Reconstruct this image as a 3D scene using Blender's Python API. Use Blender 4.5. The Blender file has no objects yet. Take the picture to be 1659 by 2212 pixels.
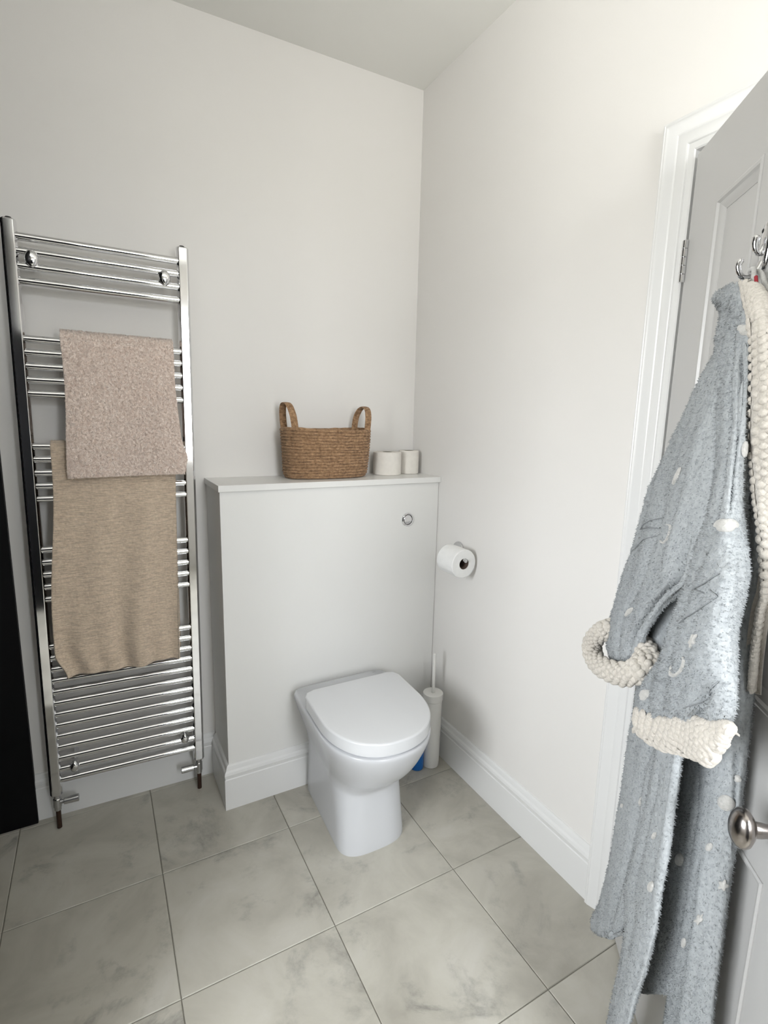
import bpy, bmesh, math, random
import numpy as np
from mathutils import Vector, Matrix, noise

# ------------------------------------------------------------------ camera, light, exposure
scn = bpy.context.scene
COL = scn.collection
cam_data = bpy.data.cameras.new('camera')
cam = bpy.data.objects.new('camera', cam_data)
COL.objects.link(cam)
CAM_R = ((0.8770, -0.4799, 0.0214), (-0.0652, -0.1629, -0.9845), (0.4760, 0.8620, -0.1741))   # right, down, forward
CAM_C = (-1.2115, -1.9474, 1.4)
r_, d_, f_ = (Vector(v).normalized() for v in CAM_R)
m_ = Matrix.Identity(4)
for i in range(3):
    m_[i][0], m_[i][1], m_[i][2], m_[i][3] = r_[i], -d_[i], -f_[i], CAM_C[i]
cam.matrix_world = m_
cam_data.sensor_fit = 'VERTICAL'
cam_data.sensor_height = 36.0
cam_data.lens = 1127.13 / 2212 * 36.0
cam_data.clip_start = 0.02
scn.camera = cam

world = bpy.data.worlds.new('overcast')
scn.world = world
world.use_nodes = True
wn, wl = world.node_tree.nodes, world.node_tree.links
# overcast sky: brighter towards the zenith, dull ground below the horizon
wtc = wn.new('ShaderNodeTexCoord')
wsp = wn.new('ShaderNodeSeparateXYZ')
wrp = wn.new('ShaderNodeValToRGB')
wl.new(wtc.outputs['Generated'], wsp.inputs[0])
wma = wn.new('ShaderNodeMath'); wma.operation = 'MULTIPLY_ADD'
wma.inputs[1].default_value = 0.5; wma.inputs[2].default_value = 0.5
wl.new(wsp.outputs['Z'], wma.inputs[0]); wl.new(wma.outputs[0], wrp.inputs['Fac'])
we = wrp.color_ramp.elements
we[0].position = 0.49; we[0].color = (0.50, 0.50, 0.48, 1)
we[1].position = 1.0; we[1].color = (0.92, 0.96, 1.0, 1)
e_ = we.new(0.52); e_.color = (0.66, 0.68, 0.70, 1)
wl.new(wrp.outputs['Color'], wn['Background'].inputs['Color'])
wn['Background'].inputs['Strength'].default_value = 34.0

scn.view_settings.view_transform = 'Standard'
scn.view_settings.look = 'None'
scn.view_settings.gamma = 1.0
scn.view_settings.use_curve_mapping = False
scn.view_settings.exposure = -0.08

# daylight enters through two windows: one in the left wall, one in the wall behind the camera
WIN = dict(x=-2.6, y0=-2.20, y1=-1.10, z0=1.0, z1=2.1)
WIN2 = dict(y=-3.25, x0=-1.45, x1=-0.45, z0=1.0, z1=2.3)
def portal(name, loc, rot, sx, sy):
    d = bpy.data.lights.new(name, 'AREA')
    d.shape = 'RECTANGLE'; d.size = sx; d.size_y = sy
    d.cycles.is_portal = True
    o = bpy.data.objects.new(name, d)
    COL.objects.link(o)
    o.location = loc; o.rotation_euler = rot
portal('window_portal', (WIN['x'] - 0.15, (WIN['y0'] + WIN['y1']) / 2, (WIN['z0'] + WIN['z1']) / 2), (0, -math.pi / 2, 0), WIN['z1'] - WIN['z0'], WIN['y1'] - WIN['y0'])
portal('window_portal', ((WIN2['x0'] + WIN2['x1']) / 2, WIN2['y'] - 0.10, (WIN2['z0'] + WIN2['z1']) / 2), (math.pi / 2, 0, 0), WIN2['x1'] - WIN2['x0'], WIN2['z1'] - WIN2['z0'])

# ------------------------------------------------------------------ helpers
def new_mat(name):
    m = bpy.data.materials.new(name)
    m.use_nodes = True
    return m, m.node_tree.nodes, m.node_tree.links, m.node_tree.nodes['Principled BSDF']

def N(nodes, kind, **kw):
    n = nodes.new(kind)
    for k, v in kw.items():
        if k in n.inputs:
            n.inputs[k].default_value = v
        else:
            setattr(n, k, v)
    return n

def ramp(nodes, stops):
    n = nodes.new('ShaderNodeValToRGB')
    e = n.color_ramp.elements
    while len(e) < len(stops):
        e.new(0.5)
    for el, (p, c) in zip(e, stops):
        el.position = p
        el.color = c if len(c) == 4 else (*c, 1)
    return n

def plain(name, col, rough=0.5, metal=0.0, nscale=0, namt=0.0, bump=0.0, bscale=200, spec=0.5, coat=0.0):
    m, n, l, b = new_mat(name)
    b.inputs['Base Color'].default_value = (*col, 1)
    b.inputs['Roughness'].default_value = rough
    b.inputs['Metallic'].default_value = metal
    b.inputs['Specular IOR Level'].default_value = spec
    b.inputs['Coat Weight'].default_value = coat
    tc = n.new('ShaderNodeTexCoord')
    if nscale:
        t = N(n, 'ShaderNodeTexNoise', Scale=nscale, Detail=5.0)
        l.new(tc.outputs['Object'], t.inputs['Vector'])
        r = ramp(n, [(0.3, tuple(c * (1 - namt) for c in col)), (0.7, tuple(min(1, c * (1 + namt)) for c in col))])
        l.new(t.outputs['Fac'], r.inputs['Fac'])
        l.new(r.outputs['Color'], b.inputs['Base Color'])
    if bump:
        t2 = N(n, 'ShaderNodeTexNoise', Scale=bscale, Detail=3.0)
        l.new(tc.outputs['Object'], t2.inputs['Vector'])
        bp = N(n, 'ShaderNodeBump', Strength=bump, Distance=0.002)
        l.new(t2.outputs['Fac'], bp.inputs['Height'])
        l.new(bp.outputs['Normal'], b.inputs['Normal'])
    return m

M = {}
M['wall'] = plain('wall_paint', (0.795, 0.777, 0.752), 0.65, nscale=1.5, namt=0.012, bump=0.06, bscale=350)
M['rear_tile'] = plain('rear_wall_paint', (0.75, 0.73, 0.69), 0.5)
M['ceiling'] = plain('ceiling_paint', (0.825, 0.82, 0.785), 0.8, nscale=1.2, namt=0.01, bump=0.05, bscale=300)
M['boxing'] = plain('boxing_paint', (0.79, 0.785, 0.765), 0.45, nscale=2.0, namt=0.01, bump=0.04, bscale=250)
M['gloss'] = plain('white_satin_woodwork', (0.775, 0.775, 0.768), 0.28, bump=0.03, bscale=120)
M['door'] = plain('door_paint', (0.53, 0.525, 0.515), 0.32, bump=0.03, bscale=120)
M['shelf'] = plain('shelf_laminate', (0.80, 0.795, 0.775), 0.35)
M['ceramic'] = plain('white_ceramic', (0.585, 0.595, 0.615), 0.24, coat=0.0)
M['seat'] = plain('white_seat_plastic', (0.70, 0.71, 0.725), 0.2)
M['chrome'] = plain('chrome', (0.78, 0.78, 0.79), 0.07, 1.0)
M['chrome_soft'] = plain('satin_chrome', (0.62, 0.62, 0.63), 0.2, 1.0)
M['nickel'] = plain('aged_nickel', (0.36, 0.33, 0.31), 0.22, 1.0, nscale=40, namt=0.2)
M['copper'] = plain('tarnished_copper_pipe', (0.06, 0.032, 0.022), 0.4, 0.6)
M['black'] = plain('black_panel', (0.004, 0.004, 0.0045), 0.6, nscale=8, namt=0.2, spec=0.15)
M['plug'] = plain('black_plastic', (0.015, 0.015, 0.015), 0.5)
M['paper'] = plain('toilet_paper', (0.80, 0.765, 0.71), 0.95, nscale=60, namt=0.03, bump=0.25, bscale=500)
M['paper_white'] = plain('white_toilet_paper', (0.86, 0.86, 0.85), 0.95, nscale=60, namt=0.02, bump=0.25, bscale=500)
M['core'] = plain('cardboard_core', (0.10, 0.07, 0.055), 0.9)
M['plastic'] = plain('white_plastic', (0.76, 0.75, 0.72), 0.35)
M['blue'] = plain('blue_plastic', (0.005, 0.12, 0.42), 0.3)
M['red'] = plain('red_cord', (0.30, 0.02, 0.03), 0.8)
M['dark'] = plain('dark_gap', (0.02, 0.02, 0.02), 0.9)
M['carpet'] = plain('hall_carpet', (0.35, 0.32, 0.28), 0.95, nscale=90, namt=0.1, bump=0.4, bscale=300)
M['frame'] = plain('window_frame', (0.8, 0.8, 0.8), 0.4)
M['grout'] = plain('grout', (0.20, 0.19, 0.16), 0.9, nscale=60, namt=0.15)
M['logo'] = plain('grey_print', (0.3, 0.3, 0.32), 0.5)

def mat_glass():
    m, n, l, b = new_mat('window_glass')
    tr = n.new('ShaderNodeBsdfTransparent')
    gl = N(n, 'ShaderNodeBsdfGlossy', Roughness=0.02)
    mx = N(n, 'ShaderNodeMixShader', Fac=0.06)
    l.new(tr.outputs[0], mx.inputs[1]); l.new(gl.outputs[0], mx.inputs[2])
    l.new(mx.outputs[0], n['Material Output'].inputs['Surface'])
    return m
M['glass'] = mat_glass()

def mat_tile():
    m, n, l, b = new_mat('grey_marble_tile')
    tc = n.new('ShaderNodeTexCoord'); oi = n.new('ShaderNodeObjectInfo')
    mul = N(n, 'ShaderNodeVectorMath', operation='MULTIPLY'); mul.inputs[1].default_value = (37.0, 61.0, 23.0)
    cb = n.new('ShaderNodeCombineXYZ')
    for i in range(3): l.new(oi.outputs['Random'], cb.inputs[i])
    l.new(cb.outputs[0], mul.inputs[0])
    add = N(n, 'ShaderNodeVectorMath', operation='ADD')
    l.new(tc.outputs['Object'], add.inputs[0]); l.new(mul.outputs[0], add.inputs[1])
    cloud = N(n, 'ShaderNodeTexNoise', Scale=4.5, Detail=6.0, Roughness=0.6, Distortion=0.6)
    l.new(add.outputs[0], cloud.inputs['Vector'])
    r1 = ramp(n, [(0.28, (0.37, 0.35, 0.30)), (0.55, (0.49, 0.47, 0.41)), (0.78, (0.56, 0.54, 0.49))])
    l.new(cloud.outputs['Fac'], r1.inputs['Fac'])
    vein = N(n, 'ShaderNodeTexNoise', Scale=2.1, Detail=8.0, Roughness=0.62, Distortion=1.2)
    l.new(add.outputs[0], vein.inputs['Vector'])
    r2 = ramp(n, [(0.44, (0, 0, 0)), (0.495, (1, 1, 1)), (0.55, (0, 0, 0))])
    l.new(vein.outputs['Fac'], r2.inputs['Fac'])
    mask = N(n, 'ShaderNodeTexNoise', Scale=5.0, Detail=7.0, Roughness=0.7)
    l.new(add.outputs[0], mask.inputs['Vector'])
    r3 = ramp(n, [(0.50, (0, 0, 0)), (0.72, (0.85, 0.85, 0.85))])
    l.new(mask.outputs['Fac'], r3.inputs['Fac'])
    ml = N(n, 'ShaderNodeMath', operation='MULTIPLY')
    l.new(r2.outputs['Color'], ml.inputs[0]); l.new(r3.outputs['Color'], ml.inputs[1])
    mx = N(n, 'ShaderNodeMix', data_type='RGBA')
    l.new(ml.outputs[0], mx.inputs['Factor'])
    l.new(r1.outputs['Color'], mx.inputs['A']); mx.inputs['B'].default_value = (0.17, 0.165, 0.15, 1)
    l.new(mx.outputs['Result'], b.inputs['Base Color'])
    b.inputs['Roughness'].default_value = 0.42
    return m
M['tile'] = mat_tile()

def mat_cloth(name, ca, cb_, scale, bump, rib=None, sheen=0.4, dist=0.004):
    m, n, l, b = new_mat(name)
    tc = n.new('ShaderNodeTexCoord')
    t = N(n, 'ShaderNodeTexNoise', Scale=scale, Detail=4.0, Roughness=0.65)
    l.new(tc.outputs['Object'], t.inputs['Vector'])
    r = ramp(n, [(0.32, ca), (0.68, cb_)])
    l.new(t.outputs['Fac'], r.inputs['Fac'])
    l.new(r.outputs['Color'], b.inputs['Base Color'])
    b.inputs['Roughness'].default_value = 0.95
    b.inputs['Specular IOR Level'].default_value = 0.1
    b.inputs['Sheen Weight'].default_value = sheen
    b.inputs['Sheen Roughness'].default_value = 0.6
    hsrc = t.outputs['Fac']
    if rib:
        mp = N(n, 'ShaderNodeMapping'); mp.inputs['Scale'].default_value = (45.0, 45.0, rib)
        l.new(tc.outputs['Object'], mp.inputs['Vector'])
        t3 = N(n, 'ShaderNodeTexNoise', Scale=1.0, Detail=2.0)
        l.new(mp.outputs[0], t3.inputs['Vector'])
        mxr = N(n, 'ShaderNodeMix', data_type='RGBA', blend_type='MULTIPLY'); mxr.inputs['Factor'].default_value = 1.0
        r5 = ramp(n, [(0.35, (0.74, 0.73, 0.72)), (0.6, (1, 1, 1))])
        l.new(t3.outputs['Fac'], r5.inputs['Fac'])
        l.new(r.outputs['Color'], mxr.inputs['A']); l.new(r5.outputs['Color'], mxr.inputs['B'])
        l.new(mxr.outputs['Result'], b.inputs['Base Color'])
        ad = N(n, 'ShaderNodeMath', operation='MULTIPLY_ADD'); ad.inputs[1].default_value = 1.6
        l.new(t3.outputs['Fac'], ad.inputs[0]); l.new(t.outputs['Fac'], ad.inputs[2])
        hsrc = ad.outputs[0]
    bp = N(n, 'ShaderNodeBump', Strength=bump, Distance=dist)
    l.new(hsrc, bp.inputs['Height'])
    l.new(bp.outputs['Normal'], b.inputs['Normal'])
    return m
M['towel_pink'] = mat_cloth('terry_pinkish_beige', (0.74, 0.59, 0.50), (0.96, 0.85, 0.77), 130, 0.2)
M['towel_tan'] = mat_cloth('terry_tan_ribbed', (0.68, 0.54, 0.405), (0.82, 0.68, 0.535), 160, 0.5, rib=420)
M['fleece'] = mat_cloth('blue_grey_fleece', (0.305, 0.325, 0.335), (0.412, 0.432, 0.443), 160, 0.3, sheen=0.05)
M['knit'] = mat_cloth('cream_knit', (0.50, 0.465, 0.41), (0.64, 0.60, 0.545), 260, 0.4, sheen=0.2)
M['applique'] = mat_cloth('cream_fleece_print', (0.41, 0.405, 0.385), (0.54, 0.53, 0.505), 160, 0.4)
M['groove'] = plain('dark_fleece_line', (0.24, 0.255, 0.265), 0.95)
M['jute'] = mat_cloth('jute_rope', (0.22, 0.125, 0.065), (0.52, 0.33, 0.19), 110, 0.8, rib=150, sheen=0.1)

def empty(name, loc=(0, 0, 0), rot=(0, 0, 0)):
    o = bpy.data.objects.new(name, None)
    o.empty_display_size = 0.05
    COL.objects.link(o)
    o.location = loc
    o.rotation_euler = rot
    return o

def tag(o, label=None, cat=None, group=None, kind=None):
    if label: o['label'] = label
    if cat: o['category'] = cat
    if group: o['group'] = group
    if kind: o['kind'] = kind
    return o

def obj(name, me, mat, parent=None, loc=(0, 0, 0), rot=(0, 0, 0)):
    o = bpy.data.objects.new(name, me)
    COL.objects.link(o)
    if mat and not me.materials: me.materials.append(mat)
    if parent: o.parent = parent
    o.location = loc
    o.rotation_euler = rot
    return o

def mk(name, verts, faces, mat, parent=None, smooth=False, bevel=0, seg=2, loc=(0, 0, 0), rot=(0, 0, 0), angle=40):
    me = bpy.data.meshes.new(name)
    me.from_pydata([tuple(map(float, v)) for v in verts], [], faces)
    bm = bmesh.new(); bm.from_mesh(me)
    bmesh.ops.remove_doubles(bm, verts=bm.verts, dist=1e-6)
    bmesh.ops.recalc_face_normals(bm, faces=bm.faces)
    bm.to_mesh(me); bm.free()
    if smooth:
        for p in me.polygons: p.use_smooth = True
        me.set_sharp_from_angle(angle=math.radians(angle))
    o = obj(name, me, mat, parent, loc, rot)
    if bevel:
        b = o.modifiers.new('bevel', 'BEVEL'); b.width = bevel; b.segments = seg; b.limit_method = 'ANGLE'
    return o

def mk_fast(name, V, F, mat, parent=None, loc=(0, 0, 0), rot=(0, 0, 0)):
    me = bpy.data.meshes.new(name)
    me.from_pydata(V, [], F)
    me.polygons.foreach_set('use_smooth', np.ones(len(me.polygons), bool))
    me.update()
    return obj(name, me, mat, parent, loc, rot)

def box_vf(x0, x1, y0, y1, z0, z1, off=0):
    v = [(x, y, z) for z in (z0, z1) for y in (y0, y1) for x in (x0, x1)]
    f = [(0, 2, 3, 1), (4, 5, 7, 6), (0, 1, 5, 4), (2, 6, 7, 3), (0, 4, 6, 2), (1, 3, 7, 5)]
    return v, [tuple(i + off for i in q) for q in f]

def box(name, b, mat, parent=None, bevel=0, **kw):
    v, f = box_vf(*b)
    return mk(name, v, f, mat, parent, bevel=bevel, **kw)

def boxes(name, bs, mat, parent=None, bevel=0, **kw):
    V, F = [], []
    for b in bs:
        v, f = box_vf(*b, off=len(V)); V += v; F += f
    me = bpy.data.meshes.new(name); me.from_pydata(V, [], F); me.update()
    return obj(name, me, mat, parent)

def loft_vf(rings, cap0=True, cap1=True, closed=True, loop=False):
    n = len(rings[0]); V = [p for r in rings for p in r]; F = []
    R = len(rings)
    for i in range(R if loop else R - 1):
        j = (i + 1) % R
        for k in range(n if closed else n - 1):
            k2 = (k + 1) % n
            F.append((i * n + k, i * n + k2, j * n + k2, j * n + k))
    if cap0: F.append(tuple(range(n - 1, -1, -1)))
    if cap1: F.append(tuple((R - 1) * n + k for k in range(n)))
    return V, F

def lathe_vf(prof, n=32, cap0=True, cap1=True):
    rings = [[(r * math.cos(2 * math.pi * k / n), r * math.sin(2 * math.pi * k / n), z) for k in range(n)] for r, z in prof]
    return loft_vf(rings, cap0, cap1)

def lathe(name, prof, mat, parent=None, n=32, cap0=True, cap1=True, angle=35, **kw):
    v, f = lathe_vf(prof, n, cap0, cap1)
    return mk(name, v, f, mat, parent, smooth=True, angle=angle, **kw)

def tube_vf(path, rad, n=12, squash=None, up=None):
    P = [Vector(p) for p in path]; rings = []
    prev = None
    for i, p in enumerate(P):
        t = (P[min(i + 1, len(P) - 1)] - P[max(i - 1, 0)]).normalized()
        if prev is None:
            a = Vector(up) if up else (Vector((0, 0, 1)) if abs(t.z) < 0.9 else Vector((1, 0, 0)))
        else:
            a = prev
        a = (a - t * a.dot(t)).normalized(); prev = a
        b = t.cross(a)
        r = rad[i] if hasattr(rad, '__len__') else rad
        s = squash or 1.0
        rings.append([tuple(p + a * (r * math.cos(2 * math.pi * k / n)) + b * (r * s * math.sin(2 * math.pi * k / n))) for k in range(n)])
    return loft_vf(rings)

def tube(name, path, rad, mat, parent=None, n=12, squash=None, up=None, angle=50):
    v, f = tube_vf(path, rad, n, squash, up)
    return mk(name, v, f, mat, parent, smooth=True, angle=angle)

def spline(pts, n):
    P = np.array(pts, float); m = len(P)
    t = np.linspace(0, m - 1, n); i = np.minimum(t.astype(int), m - 2); u = (t - i)[:, None]
    Q = np.vstack([2 * P[0] - P[1], P, 2 * P[-1] - P[-2]])
    p0, p1, p2, p3 = Q[i], Q[i + 1], Q[i + 2], Q[i + 3]
    return 0.5 * (2 * p1 + (p2 - p0) * u + (2 * p0 - 5 * p1 + 4 * p2 - p3) * u * u + (3 * p1 - p0 - 3 * p2 + p3) * u ** 3)

def sweep_profile(name, prof, path, mat, parent=None, smooth=False):
    """prof: (a, b) pairs; path: list of functions (a, b) -> point, one per station"""
    rings = [[fn(a, b) for a, b in prof] for fn in path]
    v, f = loft_vf(rings)
    return mk(name, v, f, mat, parent, smooth=smooth, angle=25)

# ------------------------------------------------------------------ room shell
A_ = -0.026                      # the back wall runs very slightly out of square
ANG = math.atan(A_)
H = 2.667
XL, YF = -2.6, -3.25             # left wall and wall behind the camera
DO0, DO1, DOZ = -1.158, -1.905, 2.0   # doorway in the right wall

wb = box('wall_back', (XL - 0.2, 0.02, 0.0, 0.12, 0, H), M['wall'], rot=(0, 0, ANG)); tag(wb, kind='structure')
def wall_with_hole(name, x0, x1, ya, yb, h0, h1, z0, z1):
    V, F = [], []
    for b in ((x0, x1, ya, h0, 0, H), (x0, x1, h1, yb, 0, H), (x0, x1, h0, h1, z1, H)) + (((x0, x1, h0, h1, 0, z0),) if z0 > 0 else ()):
        v, f = box_vf(*b, off=len(V)); V += v; F += f
    me = bpy.data.meshes.new(name); me.from_pydata(V, [], F); me.update()
    return tag(obj(name, me, M['wall']), kind='structure')
wall_with_hole('wall_right', 0.0, 0.12, YF - 0.1, 0.08, DO1 - 0.025, DO0 + 0.025, 0, DOZ + 0.025)
wall_with_hole('wall_left', XL - 0.22, XL, YF - 0.1, 0.2, WIN['y0'], WIN['y1'], WIN['z0'], WIN['z1'])
tag(boxes('wall_front', [(XL - 0.2, WIN2['x0'], YF - 0.12, YF, 0, H), (WIN2['x1'], 0.12, YF - 0.12, YF, 0, H), (WIN2['x0'], WIN2['x1'], YF - 0.12, YF, 0, WIN2['z0']),
                          (WIN2['x0'], WIN2['x1'], YF - 0.12, YF, WIN2['z1'], H)], M['rear_tile']), kind='structure')
win2 = boxes('window_2', [(WIN2['x0'], WIN2['x0'] + 0.05, YF - 0.09, YF - 0.03, WIN2['z0'], WIN2['z1']), (WIN2['x1'] - 0.05, WIN2['x1'], YF - 0.09, YF - 0.03, WIN2['z0'], WIN2['z1']),
                          (WIN2['x0'], WIN2['x1'], YF - 0.09, YF - 0.03, WIN2['z0'], WIN2['z0'] + 0.05), (WIN2['x0'], WIN2['x1'], YF - 0.09, YF - 0.03, WIN2['z1'] - 0.05, WIN2['z1'])], M['frame'])
tag(win2, kind='structure')
box('pane', (WIN2['x0'] + 0.04, WIN2['x1'] - 0.04, YF - 0.064, YF - 0.056, WIN2['z0'] + 0.04, WIN2['z1'] - 0.04), M['glass'], win2)
tag(box('ceiling', (XL - 0.22, 1.4, YF - 0.12, 0.2, H, H + 0.1), M['ceiling']), kind='structure')
# hall beyond the doorway
tag(box('wall_hall', (1.25, 1.35, -2.9, -0.3, 0, H), M['wall']), kind='structure')
tag(box('wall_hall_end', (0.12, 1.35, -0.4, -0.3, 0, H), M['wall']), kind='structure')
tag(box('wall_hall_far', (0.12, 1.35, -2.95, -2.85, 0, H), M['wall']), kind='structure')
# unseen black block added at the far left to keep window light off the corner
tag(box('light_blocker_left', (XL, -1.57, -1.0, -0.1, 0, H), M['black']), kind='structure')

# unseen dark block added behind the camera to cast shade and darken chrome reflections
tag(boxes('light_blocker_rear', [(-1.742, -0.92, -2.62, -2.45, 0, 1.92), (-2.0, -1.742, -2.62, -2.45, 0, H)], M['black']), kind='structure')

# floor: grout bed with square marble-look tiles laid on it
fl = box('floor', (XL - 0.2, 1.4, YF - 0.12, 0.2, -0.1, -0.0025), M['grout']); tag(fl, kind='structure')
TX, TY, PX, PY, G = 0.4065, 0.4018, -0.3034, -0.4069, 0.0022
tmesh = {}
def tile_mesh(w, d):
    k = (round(w, 4), round(d, 4))
    if k not in tmesh:
        b = 0.0016
        rings = [[(-w / 2, -d / 2, -0.0025), (w / 2, -d / 2, -0.0025), (w / 2, d / 2, -0.0025), (-w / 2, d / 2, -0.0025)],
                 [(-w / 2, -d / 2, -b), (w / 2, -d / 2, -b), (w / 2, d / 2, -b), (-w / 2, d / 2, -b)],
                 [(-w / 2 + b, -d / 2 + b, 0), (w / 2 - b, -d / 2 + b, 0), (w / 2 - b, d / 2 - b, 0), (-w / 2 + b, d / 2 - b, 0)]]
        v, f = loft_vf(rings, cap0=False)
        me = bpy.data.meshes.new('tile'); me.from_pydata(v, [], f); me.update(); me.materials.append(M['tile'])
        tmesh[k] = me
    return tmesh[k]
xs = sorted([max(XL, min(0.12, PX + k * TX)) for k in range(-6, 3)]); ys = sorted([max(YF, min(0.04, PY + k * TY)) for k in range(-8, 3)])
for i in range(len(xs) - 1):
    for j in range(len(ys) - 1):
        w, d = xs[i + 1] - xs[i] - G, ys[j + 1] - ys[j] - G
        if w > 0.02 and d > 0.02:
            obj('tile', tile_mesh(w, d), None, fl, ((xs[i] + xs[i + 1]) / 2, (ys[j] + ys[j + 1]) / 2, 0))

tag(box('floor_hall', (0.125, 1.25, -2.85, -0.4, -0.0024, 0.004), M['carpet']), kind='structure')

# skirting boards: profile (height, thickness)
SK = [(0, 0.018), (0.118, 0.018), (0.121, 0.0155), (0.127, 0.0165), (0.136, 0.0185), (0.145, 0.0165), (0.151, 0.0115), (0.158, 0.010), (0.164, 0.008), (0.168, 0.0035), (0.168, 0.0), (0, 0)]
def skirting(name, stations, parent=None):
    """stations: list of (base point, outward direction scaled for mitres)"""
    path = [lambda a, b, p=p, d=d: (p[0] + d[0] * b, p[1] + d[1] * b, p[2] + a) for p, d in stations]
    return sweep_profile(name, SK, path, M['gloss'], parent, smooth=True)
tag(skirting('baseboard_right', [((0, -0.205, 0), (-1, 0)), ((0, -1.080, 0), (-1, 0))]), kind='structure')
def wy(x): return A_ * x
tag(skirting('baseboard_back', [((-0.872, wy(-0.872), 0), (0, -1)), ((-1.475, wy(-1.475), 0), (0, -1))]), kind='structure')

# architrave round the doorway: profile (distance from the inner edge, thickness)
CA = [(0, 0), (0, 0.011), (0.003, 0.0135), (0.012, 0.0135), (0.016, 0.012), (0.018, 0.0155), (0.022, 0.0175), (0.036, 0.018), (0.041, 0.0165), (0.046, 0.019),
      (0.060, 0.0235), (0.066, 0.0255), (0.070, 0.0245), (0.072, 0.0255), (0.075, 0.0245), (0.077, 0.021), (0.077, 0)]
cs = [lambda a, b: (-b, DO0 + a, 0), lambda a, b: (-b, DO0 + a, DOZ + a), lambda a, b: (-b, DO1 - a, DOZ + a), lambda a, b: (-b, DO1 - a, 0)]
tag(sweep_profile('trim_1', CA, cs, M['gloss'], smooth=True), kind='structure')
# jamb lining and stop inside the opening
tag(boxes('trim_2', [(0.0, 0.12, DO0, DO0 + 0.025, 0, DOZ), (0.0, 0.12, DO1 - 0.025, DO1, 0, DOZ), (0.0, 0.12, DO1 - 0.025, DO0 + 0.025, DOZ, DOZ + 0.025),
                     (0.045, 0.075, DO0 - 0.012, DO0, 0, DOZ), (0.045, 0.075, DO1, DO1 + 0.012, 0, DOZ), (0.045, 0.075, DO1, DO0, DOZ - 0.012, DOZ)], M['gloss']), kind='structure')

# window in the left wall (behind the photographer's left shoulder)
wx = WIN['x'] - 0.1
win = boxes('window_1', [(wx - 0.03, wx + 0.03, WIN['y0'], WIN['y0'] + 0.06, WIN['z0'], WIN['z1']), (wx - 0.03, wx + 0.03, WIN['y1'] - 0.06, WIN['y1'], WIN['z0'], WIN['z1']),
                         (wx - 0.03, wx + 0.03, WIN['y0'], WIN['y1'], WIN['z0'], WIN['z0'] + 0.06), (wx - 0.03, wx + 0.03, WIN['y0'], WIN['y1'], WIN['z1'] - 0.06, WIN['z1'])], M['frame'])
tag(win, kind='structure')
box('pane', (wx - 0.004, wx + 0.004, WIN['y0'] + 0.05, WIN['y1'] - 0.05, WIN['z0'] + 0.05, WIN['z1'] - 0.05), M['glass'], win)

# ------------------------------------------------------------------ door
HX, HY = -0.025, -1.177
DROT = math.atan2(-0.78, -0.625)
door = empty('door_1', (HX, HY, 0), (0, 0, DROT)); tag(door, kind='structure')
DW, DT, DZ0, DZ1 = 0.72, 0.035, 0.008, 1.985
PAN = [(0.12, 0.30, 0.98, 1.845), (0.42, 0.60, 0.98, 1.845), (0.12, 0.30, 0.21, 0.745), (0.42, 0.60, 0.21, 0.745)]
def door_leaf():
    sx = [-0.012, 0.12, 0.30, 0.42, 0.60, DW]; sz = [DZ0, 0.21, 0.745, 0.98, 1.845, DZ1]
    V, F = [], []
    for i in range(5):
        for j in range(5):
            hole = i in (1, 3) and j in (1, 3)
            if hole: continue
            v, f = box_vf(sx[i], sx[i + 1], 0, DT, sz[j], sz[j + 1], off=len(V)); V += v; F += f
    bm = bmesh.new()
    vs = [bm.verts.new(p) for p in V]
    for q in F: bm.faces.new([vs[k] for k in q])
    bmesh.ops.remove_doubles(bm, verts=bm.verts, dist=1e-6)
    # drop the internal faces shared by neighbouring cells
    seen = {}
    for fc in list(bm.faces):
        k = tuple(sorted((round(v.co.x, 4), round(v.co.y, 4), round(v.co.z, 4)) for v in fc.verts))
        seen.setdefault(k, []).append(fc)
    dead = [fc for l in seen.values() if len(l) > 1 for fc in l]
    bmesh.ops.delete(bm, geom=dead, context='FACES')
    bmesh.ops.recalc_face_normals(bm, faces=bm.faces)
    me = bpy.data.meshes.new('leaf'); bm.to_mesh(me); bm.free()
    o = obj('leaf', me, M['door'], door)
    b = o.modifiers.new('bevel', 'BEVEL'); b.width = 0.0015; b.segments = 2; b.limit_method = 'ANGLE'
door_leaf()
# stepped moulding: (inset from panel edge, depth below the door face)
MP = [(0, -0.001), (0.004, -0.0025), (0.009, -0.0015), (0.012, 0.003), (0.0145, 0.0035), (0.022, 0.0085), (0.027, 0.0105), (0.027, 0.013), (0, 0.013)]
for (a0, a1, b0, b1) in PAN:
    pn = box('panel', (a0 - 0.002, a1 + 0.002, 0.0115, 0.0235, b0 - 0.002, b1 + 0.002), M['door'], door)
    st = [lambda a, b: (a0 + a, b, b0 + a), lambda a, b: (a1 - a, b, b0 + a), lambda a, b: (a1 - a, b, b1 - a), lambda a, b: (a0 + a, b, b1 - a)]
    rings = [[fn(a, b) for a, b in MP] for fn in st]
    v, f = loft_vf(rings, False, False, True, loop=True)
    mk('moulding', v, f, M['door'], pn, smooth=True, angle=25)
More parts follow.
